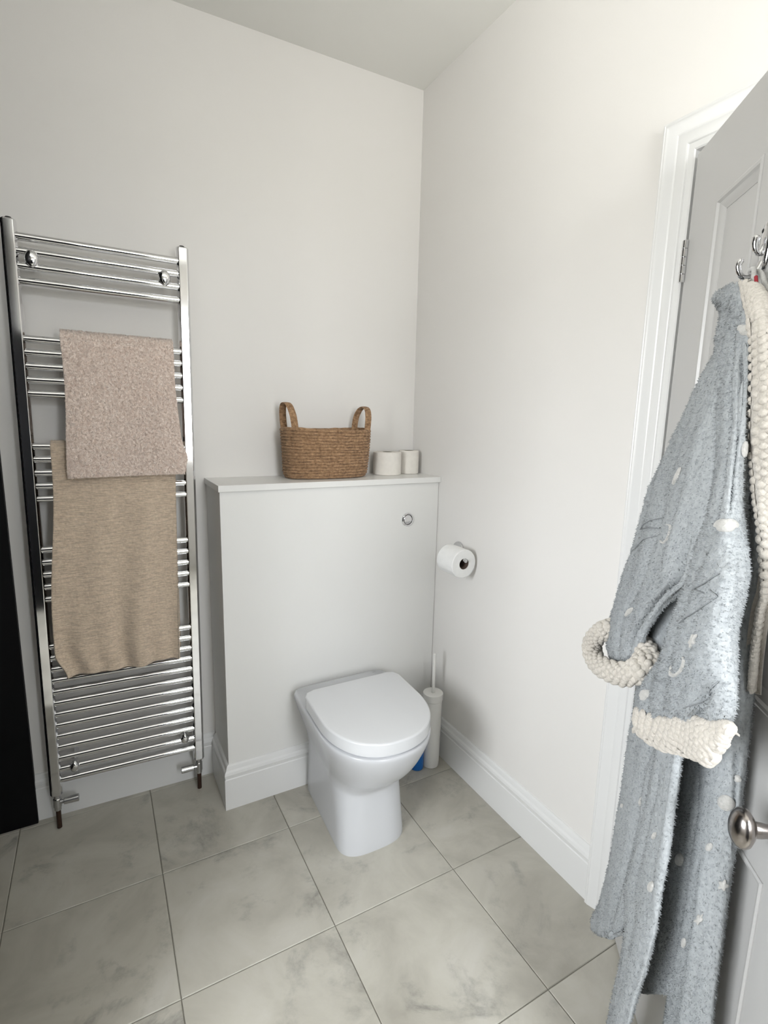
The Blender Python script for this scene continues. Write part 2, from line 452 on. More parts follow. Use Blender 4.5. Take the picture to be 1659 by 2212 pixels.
# knob on the lock rail: rose, waisted neck, flattened oval knob
KS, KZ = 0.648, 0.868
kn = lathe('door_knob', [(0.0, 0.080), (0.006, 0.0796), (0.013, 0.0778), (0.0195, 0.0742), (0.0235, 0.0695), (0.0245, 0.065), (0.0225, 0.059), (0.016, 0.0535), (0.010, 0.050),
                         (0.0095, 0.042), (0.0085, 0.036), (0.0085, 0.030), (0.010, 0.022), (0.014, 0.014), (0.019, 0.008), (0.0265, 0.005), (0.0275, 0.0)],
           M['nickel'], door, n=40, cap0=False, loc=(KS, 0, KZ), rot=(math.pi / 2, 0, 0))
kn['label'] = 'aged nickel oval knob'
kn.scale = (0.86, 1.18, 1)
hg = None
for hz in (1.765, 0.22):
    hg = empty('hinge', (0, 0, 0)); hg.parent = door
    for k in range(5):
        lathe('knuckle', [(0.0055, 0), (0.0065, 0.001), (0.0065, 0.0165), (0.0055, 0.0175)], M['chrome'], hg, n=14, loc=(-0.009, -0.006, hz - 0.045 + k * 0.018))

# ------------------------------------------------------------------ boxed-in cistern
BX0, BD, BT = -0.868, -0.2111, 1.178
bxo = empty('cistern_boxing', (BX0 / 2, BD, 0)); tag(bxo, 'white boxed-in cistern unit standing behind the toilet, with a narrow shelf top', 'boxing')
def bl(x0, x1, y0, y1, z0, z1): return (x0 - BX0 / 2, x1 - BX0 / 2, y0 - BD, y1 - BD, z0, z1)
box('front_panel', bl(BX0, -0.0015, BD, BD + 0.018, 0, BT - 0.022), M['boxing'], bxo, bevel=0.0012)
box('side_panel', bl(BX0, BX0 + 0.018, BD + 0.018, 0.020, 0, BT - 0.022), M['boxing'], bxo)
box('shelf_top', bl(BX0 - 0.006, -0.001, BD - 0.012, 0.021, BT - 0.0215, BT), M['shelf'], bxo, bevel=0.0012)
def offp(p): return (p[0] - BX0 / 2, p[1] - BD, p[2])
skirting('skirting', [(offp((-0.018, BD, 0)), (0, -1)), (offp((BX0, BD, 0)), (-1, -1)), (offp((BX0, 0.005, 0)), (-1, 0))], bxo)

fb = empty('flush_button', (-0.146, BD, 1.012), (math.pi / 2, 0, 0)); tag(fb, 'round chrome dual flush button set in the white boxing front', 'flush button')
lathe('rim', [(0.0275, -0.004), (0.0275, 0.002), (0.0262, 0.005), (0.0235, 0.0065), (0.021, 0.006), (0.0195, 0.003), (0.0195, -0.004)], M['chrome'], fb, n=40, cap0=False, cap1=False)
def half_disc(a0, a1, r, z):
    ring = [(r * math.cos(t), r * math.sin(t)) for t in np.linspace(a0, a1, 24)]
    return loft_vf([[(x, y, -0.003) for x, y in ring], [(x, y, z - 0.001) for x, y in ring], [(x * 0.95, y * 0.95, z) for x, y in ring]])
v, f = half_disc(math.radians(-28), math.radians(208), 0.0185, 0.006)
mk('button', v, f, M['chrome'], fb, smooth=True, angle=30)
v, f = half_disc(math.radians(214), math.radians(326), 0.0185, 0.0052)
mk('button', v, f, M['chrome_soft'], fb, smooth=True, angle=30)

# black panel on the wall at the far left
tag(box('black_panel', (-1.80, -1.4705, wy(-1.47) - 0.032, wy(-1.47) - 0.004, 0, 2.05), M['black'], bevel=0.002), 'plain black upright panel standing against the wall left of the towel radiator', 'panel')

# ------------------------------------------------------------------ towel radiator
RX = -1.1745
rad = empty('towel_radiator', (RX, wy(RX), 0), (0, 0.010, ANG)); tag(rad, 'tall chrome ladder towel radiator with flat uprights on the back wall', 'radiator')
HW, RY = 0.2285, -0.085
PR = [(-0.0185, 0.013), (-0.0185, -0.008), (-0.0125, -0.0175), (0.0125, -0.0175), (0.0185, -0.008), (0.0185, 0.013), (0.012, 0.0175), (-0.012, 0.0175)]
rbar = random.Random(4)
for sx in (-1, 1):
    rings = []
    for z, s in ((0.128, 0.9), (0.131, 1.0), (1.925, 1.0), (1.929, 0.93)):
        rings.append([(sx * HW + a * s, RY + b * s, z) for a, b in PR])
    v, f = loft_vf(rings)
    up = mk('upright', v, f, M['chrome'], rad, bevel=0.0018)
    lathe('air_plug', [(0.009, 1.928), (0.009, 1.933), (0.007, 1.9355)], M['plug'], up, n=16, loc=(sx * HW, RY + 0.003, 0))
bar_path = [(-HW + 0.012, RY - 0.004, 0), (HW - 0.012, RY - 0.004, 0)]
v, f = tube_vf(bar_path, 0.0112, 16)
bm_ = mk('bar', v, f, M['chrome'], rad, smooth=True)
BARS = [1.887, 1.848, 1.808, 1.768, 1.608, 1.570, 1.531, 1.492, 1.452, 1.296, 1.257, 1.216, 1.176, 1.136, 0.976, 0.936, 0.896, 0.856, 0.815] + [0.656 - 0.0397 * k for k in range(13)]
bm_.location = (0, 0, BARS[0])
for z in BARS[1:]:
    c = bm_.copy(); COL.objects.link(c); c.location = (0, 0, z)
for (bx, bz, br) in ((-0.179, 1.829, 0.022), (0.172, 1.827, 0.022), (-0.170, 0.224, 0.018), (0.181, 0.231, 0.018)):
    bk = tube('bracket', [(bx, 0.0, bz), (bx, -0.09, bz)], 0.009, M['chrome'], rad)
    lathe('bracket_cap', [(0.0, 0.0125), (br * 0.3, 0.0123), (br * 0.6, 0.0112), (br * 0.85, 0.0082), (br * 0.97, 0.004), (br, 0.0), (br * 0.97, -0.004), (br * 0.85, -0.006)], M['chrome'], bk, n=28, loc=(bx, -0.1, bz), rot=(math.pi / 2, 0, 0)).scale = (0.8, 1.08, 1)
for sx in (-1, 1):
    vx = sx * HW
    vb = lathe('valve', [(0.0125, 0.131), (0.0125, 0.123), (0.0105, 0.121), (0.0105, 0.112), (0.0125, 0.110), (0.0125, 0.080), (0.0105, 0.078), (0.0105, 0.068), (0.008, 0.066)], M['chrome_soft'], rad, n=20, loc=(vx, RY, 0))
    d = -sx
    tube('valve_cap', [(d * 0.008, -0.004, 0.097), (d * 0.018, -0.004, 0.097), (d * 0.020, -0.004, 0.097), (d * 0.062, -0.004, 0.097), (d * 0.064, -0.004, 0.097)], [0.007, 0.007, 0.0115, 0.0125, 0.010], M['chrome_soft'], vb, n=16)
    tube('pipe', [(vx, RY, 0.07), (vx, RY, 0.0)], 0.0078, M['copper'], rad)

# ------------------------------------------------------------------ towels on the radiator
def tufts(P, Nn, count, length, base, seed, V, F, lean=0.9, a0=0.0, a1=1.0, droop=(0, 0, -0.5)):
    """short loops of pile scattered over the grid P, appended to V, F"""
    rng = np.random.default_rng(seed)
    nu, nv = P.shape[:2]
    du = np.linalg.norm(np.diff(P, axis=0)[:, :-1], axis=2); dv = np.linalg.norm(np.diff(P, axis=1)[:-1], axis=2)
    ar = (du * dv); ar[: int(a0 * (nu - 1))] = 0; ar[int(a1 * (nu - 1)):] = 0
    idx = rng.choice(ar.size, count, p=ar.ravel() / ar.sum())
    i, j = np.unravel_index(idx, ar.shape)
    u, w = rng.random((2, count, 1))
    p = P[i, j] * (1 - u) * (1 - w) + P[i + 1, j] * u * (1 - w) + P[i, j + 1] * (1 - u) * w + P[i + 1, j + 1] * u * w
    n = Nn[i, j]
    # clumps lean together: a smooth vector field plus jitter
    k = np.array([[noise.noise((q[0] * 170, q[1] * 170 + s, q[2] * 170)) for s in (0, 37, 91)] for q in p])
    d = n + lean * (k * 1.6 + rng.normal(0, 0.35, p.shape)) + np.array(droop)
    d /= np.linalg.norm(d, axis=1)[:, None]
    t1 = np.cross(d, rng.normal(0, 1, p.shape)); t1 /= np.linalg.norm(t1, axis=1)[:, None]
    t2 = np.cross(d, t1)
    L = length * rng.uniform(0.6, 1.3, (count, 1))
    q0 = len(V)
    pts = np.stack([p + t1 * base - n * 0.001, p - t1 * base * 0.5 + t2 * base * 0.87 - n * 0.001, p - t1 * base * 0.5 - t2 * base * 0.87 - n * 0.001, p + d * L], axis=1)
    V.extend(map(tuple, pts.reshape(-1, 3)))
    for m in range(count):
        b = q0 + m * 4
        F.append((b, b + 1, b + 3)); F.append((b + 1, b + 2, b + 3)); F.append((b + 2, b, b + 3))
def towel(name, label, x0f, x1f, ztop, zfront, zback, yfront, thick, mat, fluff, folds, seed, nx=150, step=0.0045, pile=None):
    """a strip hung over a bar: runs up the back, over the bar and down the front"""
    yb, rr = RY - 0.004 + 0.026, 0.022
    prof = [(yb, zback)]
    n1 = int((ztop - zback) / step)
    for k in range(1, n1): prof.append((yb, zback + (ztop - rr - zback) * k / n1))
    for k in range(13):
        t = math.pi * k / 12
        prof.append((RY - 0.004 + 0.026 * math.cos(t), ztop - rr + rr * math.sin(t)))
    n2 = int((ztop - zfront) / step)
    for k in range(1, n2 + 1):
        q = k / n2
        prof.append((RY - 0.030 + (yfront(q)), ztop - rr - (ztop - rr - zfront) * q))
    V, F = [], []
    rnd = random.Random(seed)
    np_ = len(prof)
    P = np.zeros((np_, nx, 3))
    nf0 = np_ - n2
    for i, (y, z) in enumerate(prof):
        q = max(0.0, (i - nf0) / max(1, n2 - 1))
        a, b = x0f(q), x1f(q)
        for j in range(nx):
            t = j / (nx - 1)
            x = a + (b - a) * t
            dz, dy = folds(q, t) if i >= nf0 else (0, 0)
            P[i, j] = (x, y + dy, z + dz)
    du = np.gradient(P, axis=0); dv = np.gradient(P, axis=1)
    Nn = np.cross(dv, du); Nn /= np.linalg.norm(Nn, axis=2)[:, :, None] + 1e-9
    if Nn[-20, nx // 2, 1] > 0: Nn = -Nn
    def layer(off, amp):
        Q = P + Nn * off
        for i in range(np_):
            for j in range(nx):
                p = Q[i, j]
                h = noise.noise((p[0] * 150 + seed, p[1] * 150, p[2] * 150)) + 0.6 * noise.noise((p[0] * 330, p[1] * 330 + seed, p[2] * 330))
                Q[i, j] = p + Nn[i, j] * h * amp
        return Q
    O = layer(thick / 2, fluff); I = P - Nn * thick / 2
    nv = np_ * nx
    V = list(map(tuple, O.reshape(-1, 3))) + list(map(tuple, I.reshape(-1, 3)))
    for i in range(np_ - 1):
        for j in range(nx - 1):
            a = i * nx + j
            F.append((a, a + 1, a + nx + 1, a + nx)); F.append((nv + a, nv + a + nx, nv + a + nx + 1, nv + a + 1))
    for i in range(np_ - 1):
        for j in (0, nx - 1):
            a = i * nx + j; F.append((a, a + nx, nv + a + nx, nv + a))
    for j in range(nx - 1):
        for i in (0, np_ - 1):
            a = i * nx + j; F.append((a, a + 1, nv + a + 1, nv + a))
    if pile:
        tufts(O, Nn, pile[0], pile[1], pile[2], seed, V, F, a0=nf0 / np_ * 0.86, droop=(0, 0, -0.2), lean=0.8)
    o = mk_fast(name, V, F, mat, loc=(RX, wy(RX), 0), rot=(0, 0.010, ANG))
    return tag(o, label, 'towel')
def s_(e0, e1, x):
    t = max(0, min(1, (x - e0) / (e1 - e0))); return t * t * (3 - 2 * t)
towel('towel', 'fluffy pinkish beige towel folded over the upper bars of the chrome radiator',
      lambda q: -0.122 + 0.004 * math.sin(q * 5), lambda q: 0.188 + 0.018 * s_(0.2, 1, q) + 0.012 * math.exp(-((q - 0.86) / 0.09) ** 2),
      1.634, 1.203, 1.328, lambda q: -0.004 - 0.022 * q, 0.014, M['towel_pink'], 0.0024,
      lambda q, t: (-0.010 * t * q + 0.018 * t * q, -0.006 * math.sin(t * 7 + 1) * q), 3, nx=120, step=0.0032, pile=(62000, 0.0050, 0.0010))
towel('towel', 'thin tan ribbed towel hanging below the fluffy beige towel on the chrome radiator',
      lambda q: -0.168 - 0.030 * s_(0.1, 0.75, q) + 0.03 * s_(0.88, 1.0, q), lambda q: 0.183 - 0.012 * q,
      1.3115, 0.555, 0.575, lambda q: 0.002 - 0.004 * q, 0.007, M['towel_tan'], 0.0012,
      lambda q, t: (0.004 * math.sin(t * 9), q * (-0.010 * math.sin(t * 17 + 1.2 + q * 1.5) - 0.007 * math.sin(t * 29 + 2) * s_(0.5, 1, q)) - 0.012 * math.exp(-((t - 0.13) / 0.1) ** 2) * q), 9, nx=120, step=0.0045, pile=(16000, 0.0028, 0.0011))

# ------------------------------------------------------------------ toilet
TXC, TB = -0.4450, BD - 0.0185
toilet = empty('toilet', (TXC, -0.45, 0)); tag(toilet, 'white back-to-wall toilet with its lid closed', 'toilet')
def d_outline(w, yb, yf, L, n, cnt=64, rb=0.03, dx=0):
    """D shaped plan: square-ish back at yb, rounded front at yf; w half width, L front curve length, n squareness"""
    pts = []
    m = cnt * 2 // 3
    for k in range(m + 1):                              # right side round the front to the left side
        t = math.pi * k / m
        c, s = math.cos(t), math.sin(t)
        x = w * math.copysign(abs(c) ** (2 / n), c); y = (yf + L) - L * abs(s) ** (2 / n)
        pts.append((x + dx, y))
    q = cnt - m
    ys_, ye = yf + L, yb - rb
    for k in range(1, 9): pts.append((-w + dx, ys_ + (ye - ys_) * k / 8))
    pts.append((-w + rb * 0.3 + dx, yb - rb * 0.3)); pts.append((-w + rb + dx, yb))
    for k in range(1, 8): pts.append((-w + rb + dx + (2 * w - 2 * rb) * k / 8, yb))
    pts.append((w - rb + dx, yb)); pts.append((w - rb * 0.3 + dx, yb - rb * 0.3))
    for k in range(0, 8): pts.append((w + dx, ye + (ys_ - ye) * k / 8))
    return [(x - 0.045 * (TB - y), y + 0.45) for x, y in pts]
#        z     w      yf      L     n    dx
SEC = [(0.000, 0.1195, -0.628, 0.085, 3.0, -0.017), (0.004, 0.122, -0.632, 0.087, 3.0, -0.017), (0.06, 0.121, -0.626, 0.09, 2.9, -0.017), (0.13, 0.1205, -0.616, 0.10, 2.8, -0.016),
       (0.185, 0.1215, -0.610, 0.115, 2.6, -0.014), (0.208, 0.124, -0.616, 0.135, 2.5, -0.012), (0.235, 0.133, -0.642, 0.165, 2.35, -0.007), (0.27, 0.148, -0.678, 0.19, 2.25, -0.002), (0.31, 0.163, -0.708, 0.205, 2.2, 0),
       (0.35, 0.1765, -0.730, 0.22, 2.2, 0), (0.380, 0.186, -0.742, 0.225, 2.2, 0), (0.400, 0.1905, -0.747, 0.23, 2.2, 0), (0.409, 0.189, -0.745, 0.23, 2.2, 0), (0.4115, 0.183, -0.739, 0.23, 2.2, 0)]
zz = np.linspace(0, len(SEC) - 1, 66)
SI = spline(SEC, 66)
rings = []
for row in SI:
    z, w, yf, L, n, dx = row
    rings.append([(x, y, max(0, z)) for x, y in d_outline(w, TB, yf, L, n, dx=dx)])
v, f = loft_vf(rings)
mk('bowl', v, f, M['ceramic'], toilet, smooth=True, angle=60)
def slab(name, w, yb, yf, z0, z1, rad, mat, parent, L=0.22, n=2.2, steps=6, under=0.004, rb=0.035):
    rings = []
    rings.append([(x, y, z0) for x, y in d_outline(w - under, yb - under, yf + under, L, n, rb=rb)])
    rings.append([(x, y, z0 + under * 0.6) for x, y in d_outline(w, yb, yf, L, n, rb=rb)])
    for k in range(steps + 1):
        t = math.pi / 2 * k / steps
        i = rad * (1 - math.cos(t)); z = z1 - rad + rad * math.sin(t)
        rings.append([(x, y, z) for x, y in d_outline(w - i, yb - i, yf + i, L, n, rb=rb)])
    for i, dz in ((0.03, 0.0007), (0.09, 0.0016)):
        rings.append([(x, y, z1 + dz) for x, y in d_outline(max(0.02, w - i), yb - i, yf + i, max(0.06, L - i), n, rb=rb)])
    v, f = loft_vf(rings)
    return mk(name, v, f, mat, parent, smooth=True, angle=50)
slab('seat', 0.180, -0.352, -0.737, 0.4125, 0.4185, 0.002, M['seat'], toilet, under=0.001)
lid = slab('lid', 0.1865, -0.345, -0.744, 0.4185, 0.4605, 0.0065, M['seat'], toilet)
box('printed_mark', (0.138, 0.152, 0.205, 0.2075, 0.4114, 0.4118), M['logo'], toilet)
lathe('screw_cap', [(0.0035, -0.003), (0.0035, 0.001), (0.002, 0.002)], M['dark'], toilet, n=12, loc=(-0.1460, -0.045, 0.045), rot=(0, -math.pi / 2, 0))

# ------------------------------------------------------------------ brush and bottle
tb = empty('toilet_brush', (-0.082, -0.345, 0)); tag(tb, 'white toilet brush upright in a slim white holder in the corner by the boxing', 'toilet brush')
lathe('holder', [(0.030, 0.0), (0.0335, 0.003), (0.0345, 0.02), (0.0375, 0.285), (0.0375, 0.29)], M['plastic'], tb, n=40)
lathe('lid', [(0.0375, 0.2905), (0.0395, 0.293), (0.0405, 0.318), (0.0395, 0.321), (0.034, 0.3222), (0.0085, 0.3215), (0.008, 0.319)], M['plastic'], tb, n=40)
lathe('handle', [(0.0055, 0.319), (0.0062, 0.34), (0.0066, 0.40), (0.0068, 0.478), (0.0060, 0.4855), (0.003, 0.488)], M['plastic'], tb, n=16)
bt = empty('bottle', (-0.1445, -0.338, 0)); tag(bt, 'blue plastic bottle on the floor between the toilet and the brush holder', 'bottle')
lathe('body', [(0.022, 0.0), (0.0265, 0.003), (0.0275, 0.012), (0.0275, 0.13), (0.025, 0.15), (0.016, 0.172), (0.012, 0.18), (0.012, 0.188)], M['blue'], bt, n=32)
lathe('cap', [(0.0145, 0.186), (0.015, 0.19), (0.014, 0.212), (0.012, 0.215)], M['plastic'], bt, n=24)

# ------------------------------------------------------------------ toilet rolls
def roll_vf(r, ri, h, n=48, seed=0):
    rr = random.Random(seed)
    prof = [(ri, 0.0), (r - 0.003, 0.0), (r, 0.003), (r + 0.0004, h * 0.5), (r, h - 0.003), (r - 0.003, h), (ri, h)]
    rings = []
    for pr, z in prof:
        rings.append([(pr * math.cos(2 * math.pi * k / n), pr * math.sin(2 * math.pi * k / n), z) for k in range(n)])
    return loft_vf(rings, False, False)
def core(name, r, h, parent, t=0.0012):
    v, f = lathe_vf([(r - t, 0.001), (r, 0.001), (r, h - 0.001), (r - t, h - 0.001)], 32, False, False)
    n = 32; f = f + [(k, (k + 1) % n, 3 * n + (k + 1) % n, 3 * n + k)[::-1] for k in range(n)]
    return mk(name, v, f, M['core'], parent, smooth=True, angle=40)
def roll(name, label, loc, r, h, mat, rot=(0, 0, 0), group=None):
    e = empty(name, loc, rot); tag(e, label, 'toilet roll', group)
    v, f = roll_vf(r, 0.0205, h)
    mk('paper', v, f, mat, e, smooth=True, angle=35)
    core('core', 0.0204, h, e)
    return e
roll('toilet_roll', 'larger cream toilet roll standing on the shelf right of the basket', (-0.166, -0.072, BT + 0.0003), 0.0575, 0.093, M['paper'])
roll('toilet_roll', 'smaller part-used cream toilet roll standing on the shelf nearest the corner', (-0.0555, -0.060, BT + 0.0003), 0.042, 0.097, M['paper'])

# toilet roll holder on the right wall
PHX, PHY, PHZ = -0.066, -0.349, 0.903
hold = empty('toilet_roll_holder', (0, PHY, PHZ)); tag(hold, 'chrome toilet roll holder with a straight arm fixed to the right wall', 'toilet roll holder')
lathe('wall_plate', [(0.031, 0.0), (0.031, 0.005), (0.029, 0.009), (0.020, 0.0105), (0.0, 0.011)], M['chrome_soft'], hold, n=32, cap1=False, rot=(0, -math.pi / 2, 0), loc=(0, -0.016, 0.008))
p = [(-0.008, -0.012, 0), (-0.045, -0.012, 0)] + [(PHX + 0.02 - 0.02 * math.sin(t), -0.012 - 0.02 * (1 - math.cos(t)), 0) for t in np.linspace(0, math.pi / 2, 8)] + [(PHX, -0.10, 0), (PHX, -0.143, 0), (PHX, -0.145, 0)]
tube('arm', p, [0.0095] * 8 + [0.0072] * (len(p) - 9) + [0.0062], M['chrome_soft'], hold, n=20)
hr = empty('toilet_roll', (PHX, PHY - 0.036, PHZ - 0.0132), (math.pi / 2, 0, 0)); tag(hr, 'white toilet roll hanging on the chrome holder on the right wall', 'toilet roll')
v, f = roll_vf(0.0535, 0.0205, 0.098)
mk('paper', v, f, M['paper_white'], hr, smooth=True, angle=35)
core('core', 0.0204, 0.098, hr)
# loose last sheet hanging a little below the roll
sh = []
for x in np.linspace(0.0015, 0.0965, 12):
    sh.append([((0.0545 + 0.0004) * math.cos(t), (0.0545 + 0.0004) * math.sin(t), x) for t in np.linspace(math.radians(-20), math.radians(-78), 10)] +
              [(0.008 + 0.004 * math.sin(x * 90), -0.0585 - 0.002 * math.sin(x * 60), x)])
v, f = loft_vf(sh, False, False, closed=False)
ls = mk('loose_sheet', v, f, M['paper_white'], hr, smooth=True)
ls.modifiers.new('solid', 'SOLIDIFY').thickness = 0.0006

# ------------------------------------------------------------------ jute basket on the shelf
bk = empty('basket', (-0.4415, -0.087, BT + 0.0005)); tag(bk, 'oval brown jute basket with two loop handles standing on the shelf', 'basket')
def oval(a, b, n=96, e=2.5):
    out = []
    for k in range(n):
        t = 2 * math.pi * k / n; c, s = math.cos(t), math.sin(t)
        out.append((a * math.copysign(abs(c) ** (2 / e), c), b * math.copysign(abs(s) ** (2 / e), s)))
    return out
NC, CH = 17, 0.0107
prof = []
for i in range(NC):
    for k in range(6):
        t = k / 6
        z = (i + t) * CH
        inf = 0.0045 * math.sin(math.pi * t) ** 0.6
        base = -0.013 * math.exp(-z / 0.010)
        prof.append((0.164 + 0.010 * (z / (NC * CH)) ** 1.1 + base + inf, 0.078 + 0.006 * (z / (NC * CH)) + base + inf, z))
zt = NC * CH
outer = list(prof) + [(0.1735, 0.0835, zt + 0.002), (0.170, 0.080, zt + 0.003), (0.1665, 0.0765, zt)]
inner = [(0.162 - 0.002 * math.sin(k), 0.0725, zt - 0.012 * k) for k in range(1, 15)]
rings = []
for idx, (a, b, z) in enumerate(outer + inner):
    ring = []
    for k, (x, y) in enumerate(oval(1, 1, 150)):
        th = 2 * math.pi * k / 150
        wob = 0.0018 * math.sin(3 * th + z * 20) + 0.0016 * noise.noise((x * 45, y * 45, z * 420)) + 0.0012 * noise.noise((x * 130, y * 130, z * 200))
        dz = 0.0022 * noise.noise((x * 6, y * 6, round(z / CH) * 1.7)) + (0.0035 * math.sin(2 * th + 0.6) if z > 0.1 else 0) * (z / zt)
        ring.append((x * (a + wob), y * (b + wob), max(0, z + dz * min(1, z / 0.01))))
    rings.append(ring)
v, f = loft_vf(rings)
mk('coiled_body', v, f, M['jute'], bk, smooth=True, angle=80)
def strap(pts, w, t, wdir):
    P = spline(pts, 40); V = []; rings = []
    for i, p in enumerate(P):
        tg = Vector(P[min(i + 1, 39)] - P[max(i - 1, 0)]).normalized()
        wd = Vector(wdir); wd = (wd - tg * wd.dot(tg)).normalized(); nd = tg.cross(wd)
        ring = []
        for k in range(20):
            a = 2 * math.pi * k / 20
            braid = 1 + 0.10 * math.sin(i * 1.9 + math.copysign(1, math.cos(a)) * 1.2) + 0.12 * noise.noise((i * 0.7, k * 0.9, pts[0][0] * 30))
            q = Vector(p) + wd * (w * 0.5 * math.copysign(abs(math.cos(a)) ** 0.7, math.cos(a)) * (0.94 + 0.06 * braid)) + nd * (t * 0.5 * math.sin(a) * braid)
            ring.append(tuple(q))
        rings.append(ring)
    return loft_vf(rings)
for sx, hh, xf, xb in ((-1, 0.274, -0.139, -0.150), (1, 0.268, 0.150, 0.139)):
    xm = (xf + xb) / 2
    pts = [(xf - sx * 0.004, -0.046, zt - 0.05), (xf, -0.047, zt - 0.005), (xf + sx * 0.006, -0.043, zt + 0.045), (xf * 0.6 + xm * 0.4 + sx * 0.012, -0.026, hh - 0.010), (xm + sx * 0.014, 0.0, hh), (xb * 0.6 + xm * 0.4 + sx * 0.012, 0.026, hh - 0.010), (xb + sx * 0.006, 0.043, zt + 0.045), (xb, 0.047, zt - 0.005), (xb - sx * 0.004, 0.046, zt - 0.05)]
    v, f = strap(pts, 0.026, 0.006, (1, 0, 0))
    mk('handle', v, f, M['jute'], bk, smooth=True, angle=80)

# ------------------------------------------------------------------ hook on the door and the dressing gown
DM = Matrix.Translation((HX, HY, 0)) @ Matrix.Rotation(DROT, 4, 'Z')
def dloc(x, y, z): return tuple(DM @ Vector((x, y, z)))
HKX = 0.352
hook = empty('coat_hook', dloc(HKX, 0, 1.676), (0, 0, DROT)); tag(hook, 'polished chrome double coat hook screwed to the door', 'coat hook')
def plate_outline(w, h, n=40):
    return [(w * math.copysign(abs(math.cos(t)) ** 0.9, math.cos(t)), h * math.copysign(abs(math.sin(t)) ** 0.9, math.sin(t))) for t in np.linspace(0, 2 * math.pi, n, endpoint=False)]
po_ = plate_outline(0.015, 0.038)
v, f = loft_vf([[(x, 0, z + 0.012) for x, z in po_], [(x, -0.004, z + 0.012) for x, z in po_], [(x * 0.8, -0.007, z * 0.9 + 0.012) for x, z in po_], [(x * 0.3, -0.0085, z * 0.4 + 0.012) for x, z in po_]])
pl = mk('plate', v, f, M['chrome'], hook, smooth=True, angle=50)
for z in (0.036, -0.016):
    lathe('screw', [(0.0035, 0.0), (0.0035, 0.002), (0.0015, 0.003)], M['dark'], pl, n=12, rot=(math.pi / 2, 0, 0), loc=(-0.0055, -0.0055, z))
pr = spline([(0, -0.004, 0.012), (0, -0.010, 0.001), (0, -0.015, 0.003), (0, -0.0185, 0.012), (0, -0.0185, 0.022), (0, -0.0155, 0.027)], 24)
rr_ = list(np.interp(np.linspace(0, 1, 24), [0, 0.35, 0.7, 0.9, 1], [0.0055, 0.0042, 0.0058, 0.0066, 0.0035]))
tube('prong', pr, rr_, M['chrome'], hook, n=16)
pr = spline([(0, -0.004, -0.012), (0, -0.012, -0.028), (0, -0.024, -0.036), (0, -0.034, -0.032), (0, -0.0395, -0.020), (0, -0.0375, -0.011), (0, -0.033, -0.010)], 30)
rr_ = list(np.interp(np.linspace(0, 1, 30), [0, 0.3, 0.6, 0.85, 1], [0.0055, 0.0042, 0.0045, 0.0052, 0.0030]))
tube('prong', pr, rr_, M['chrome'], hook, n=16)

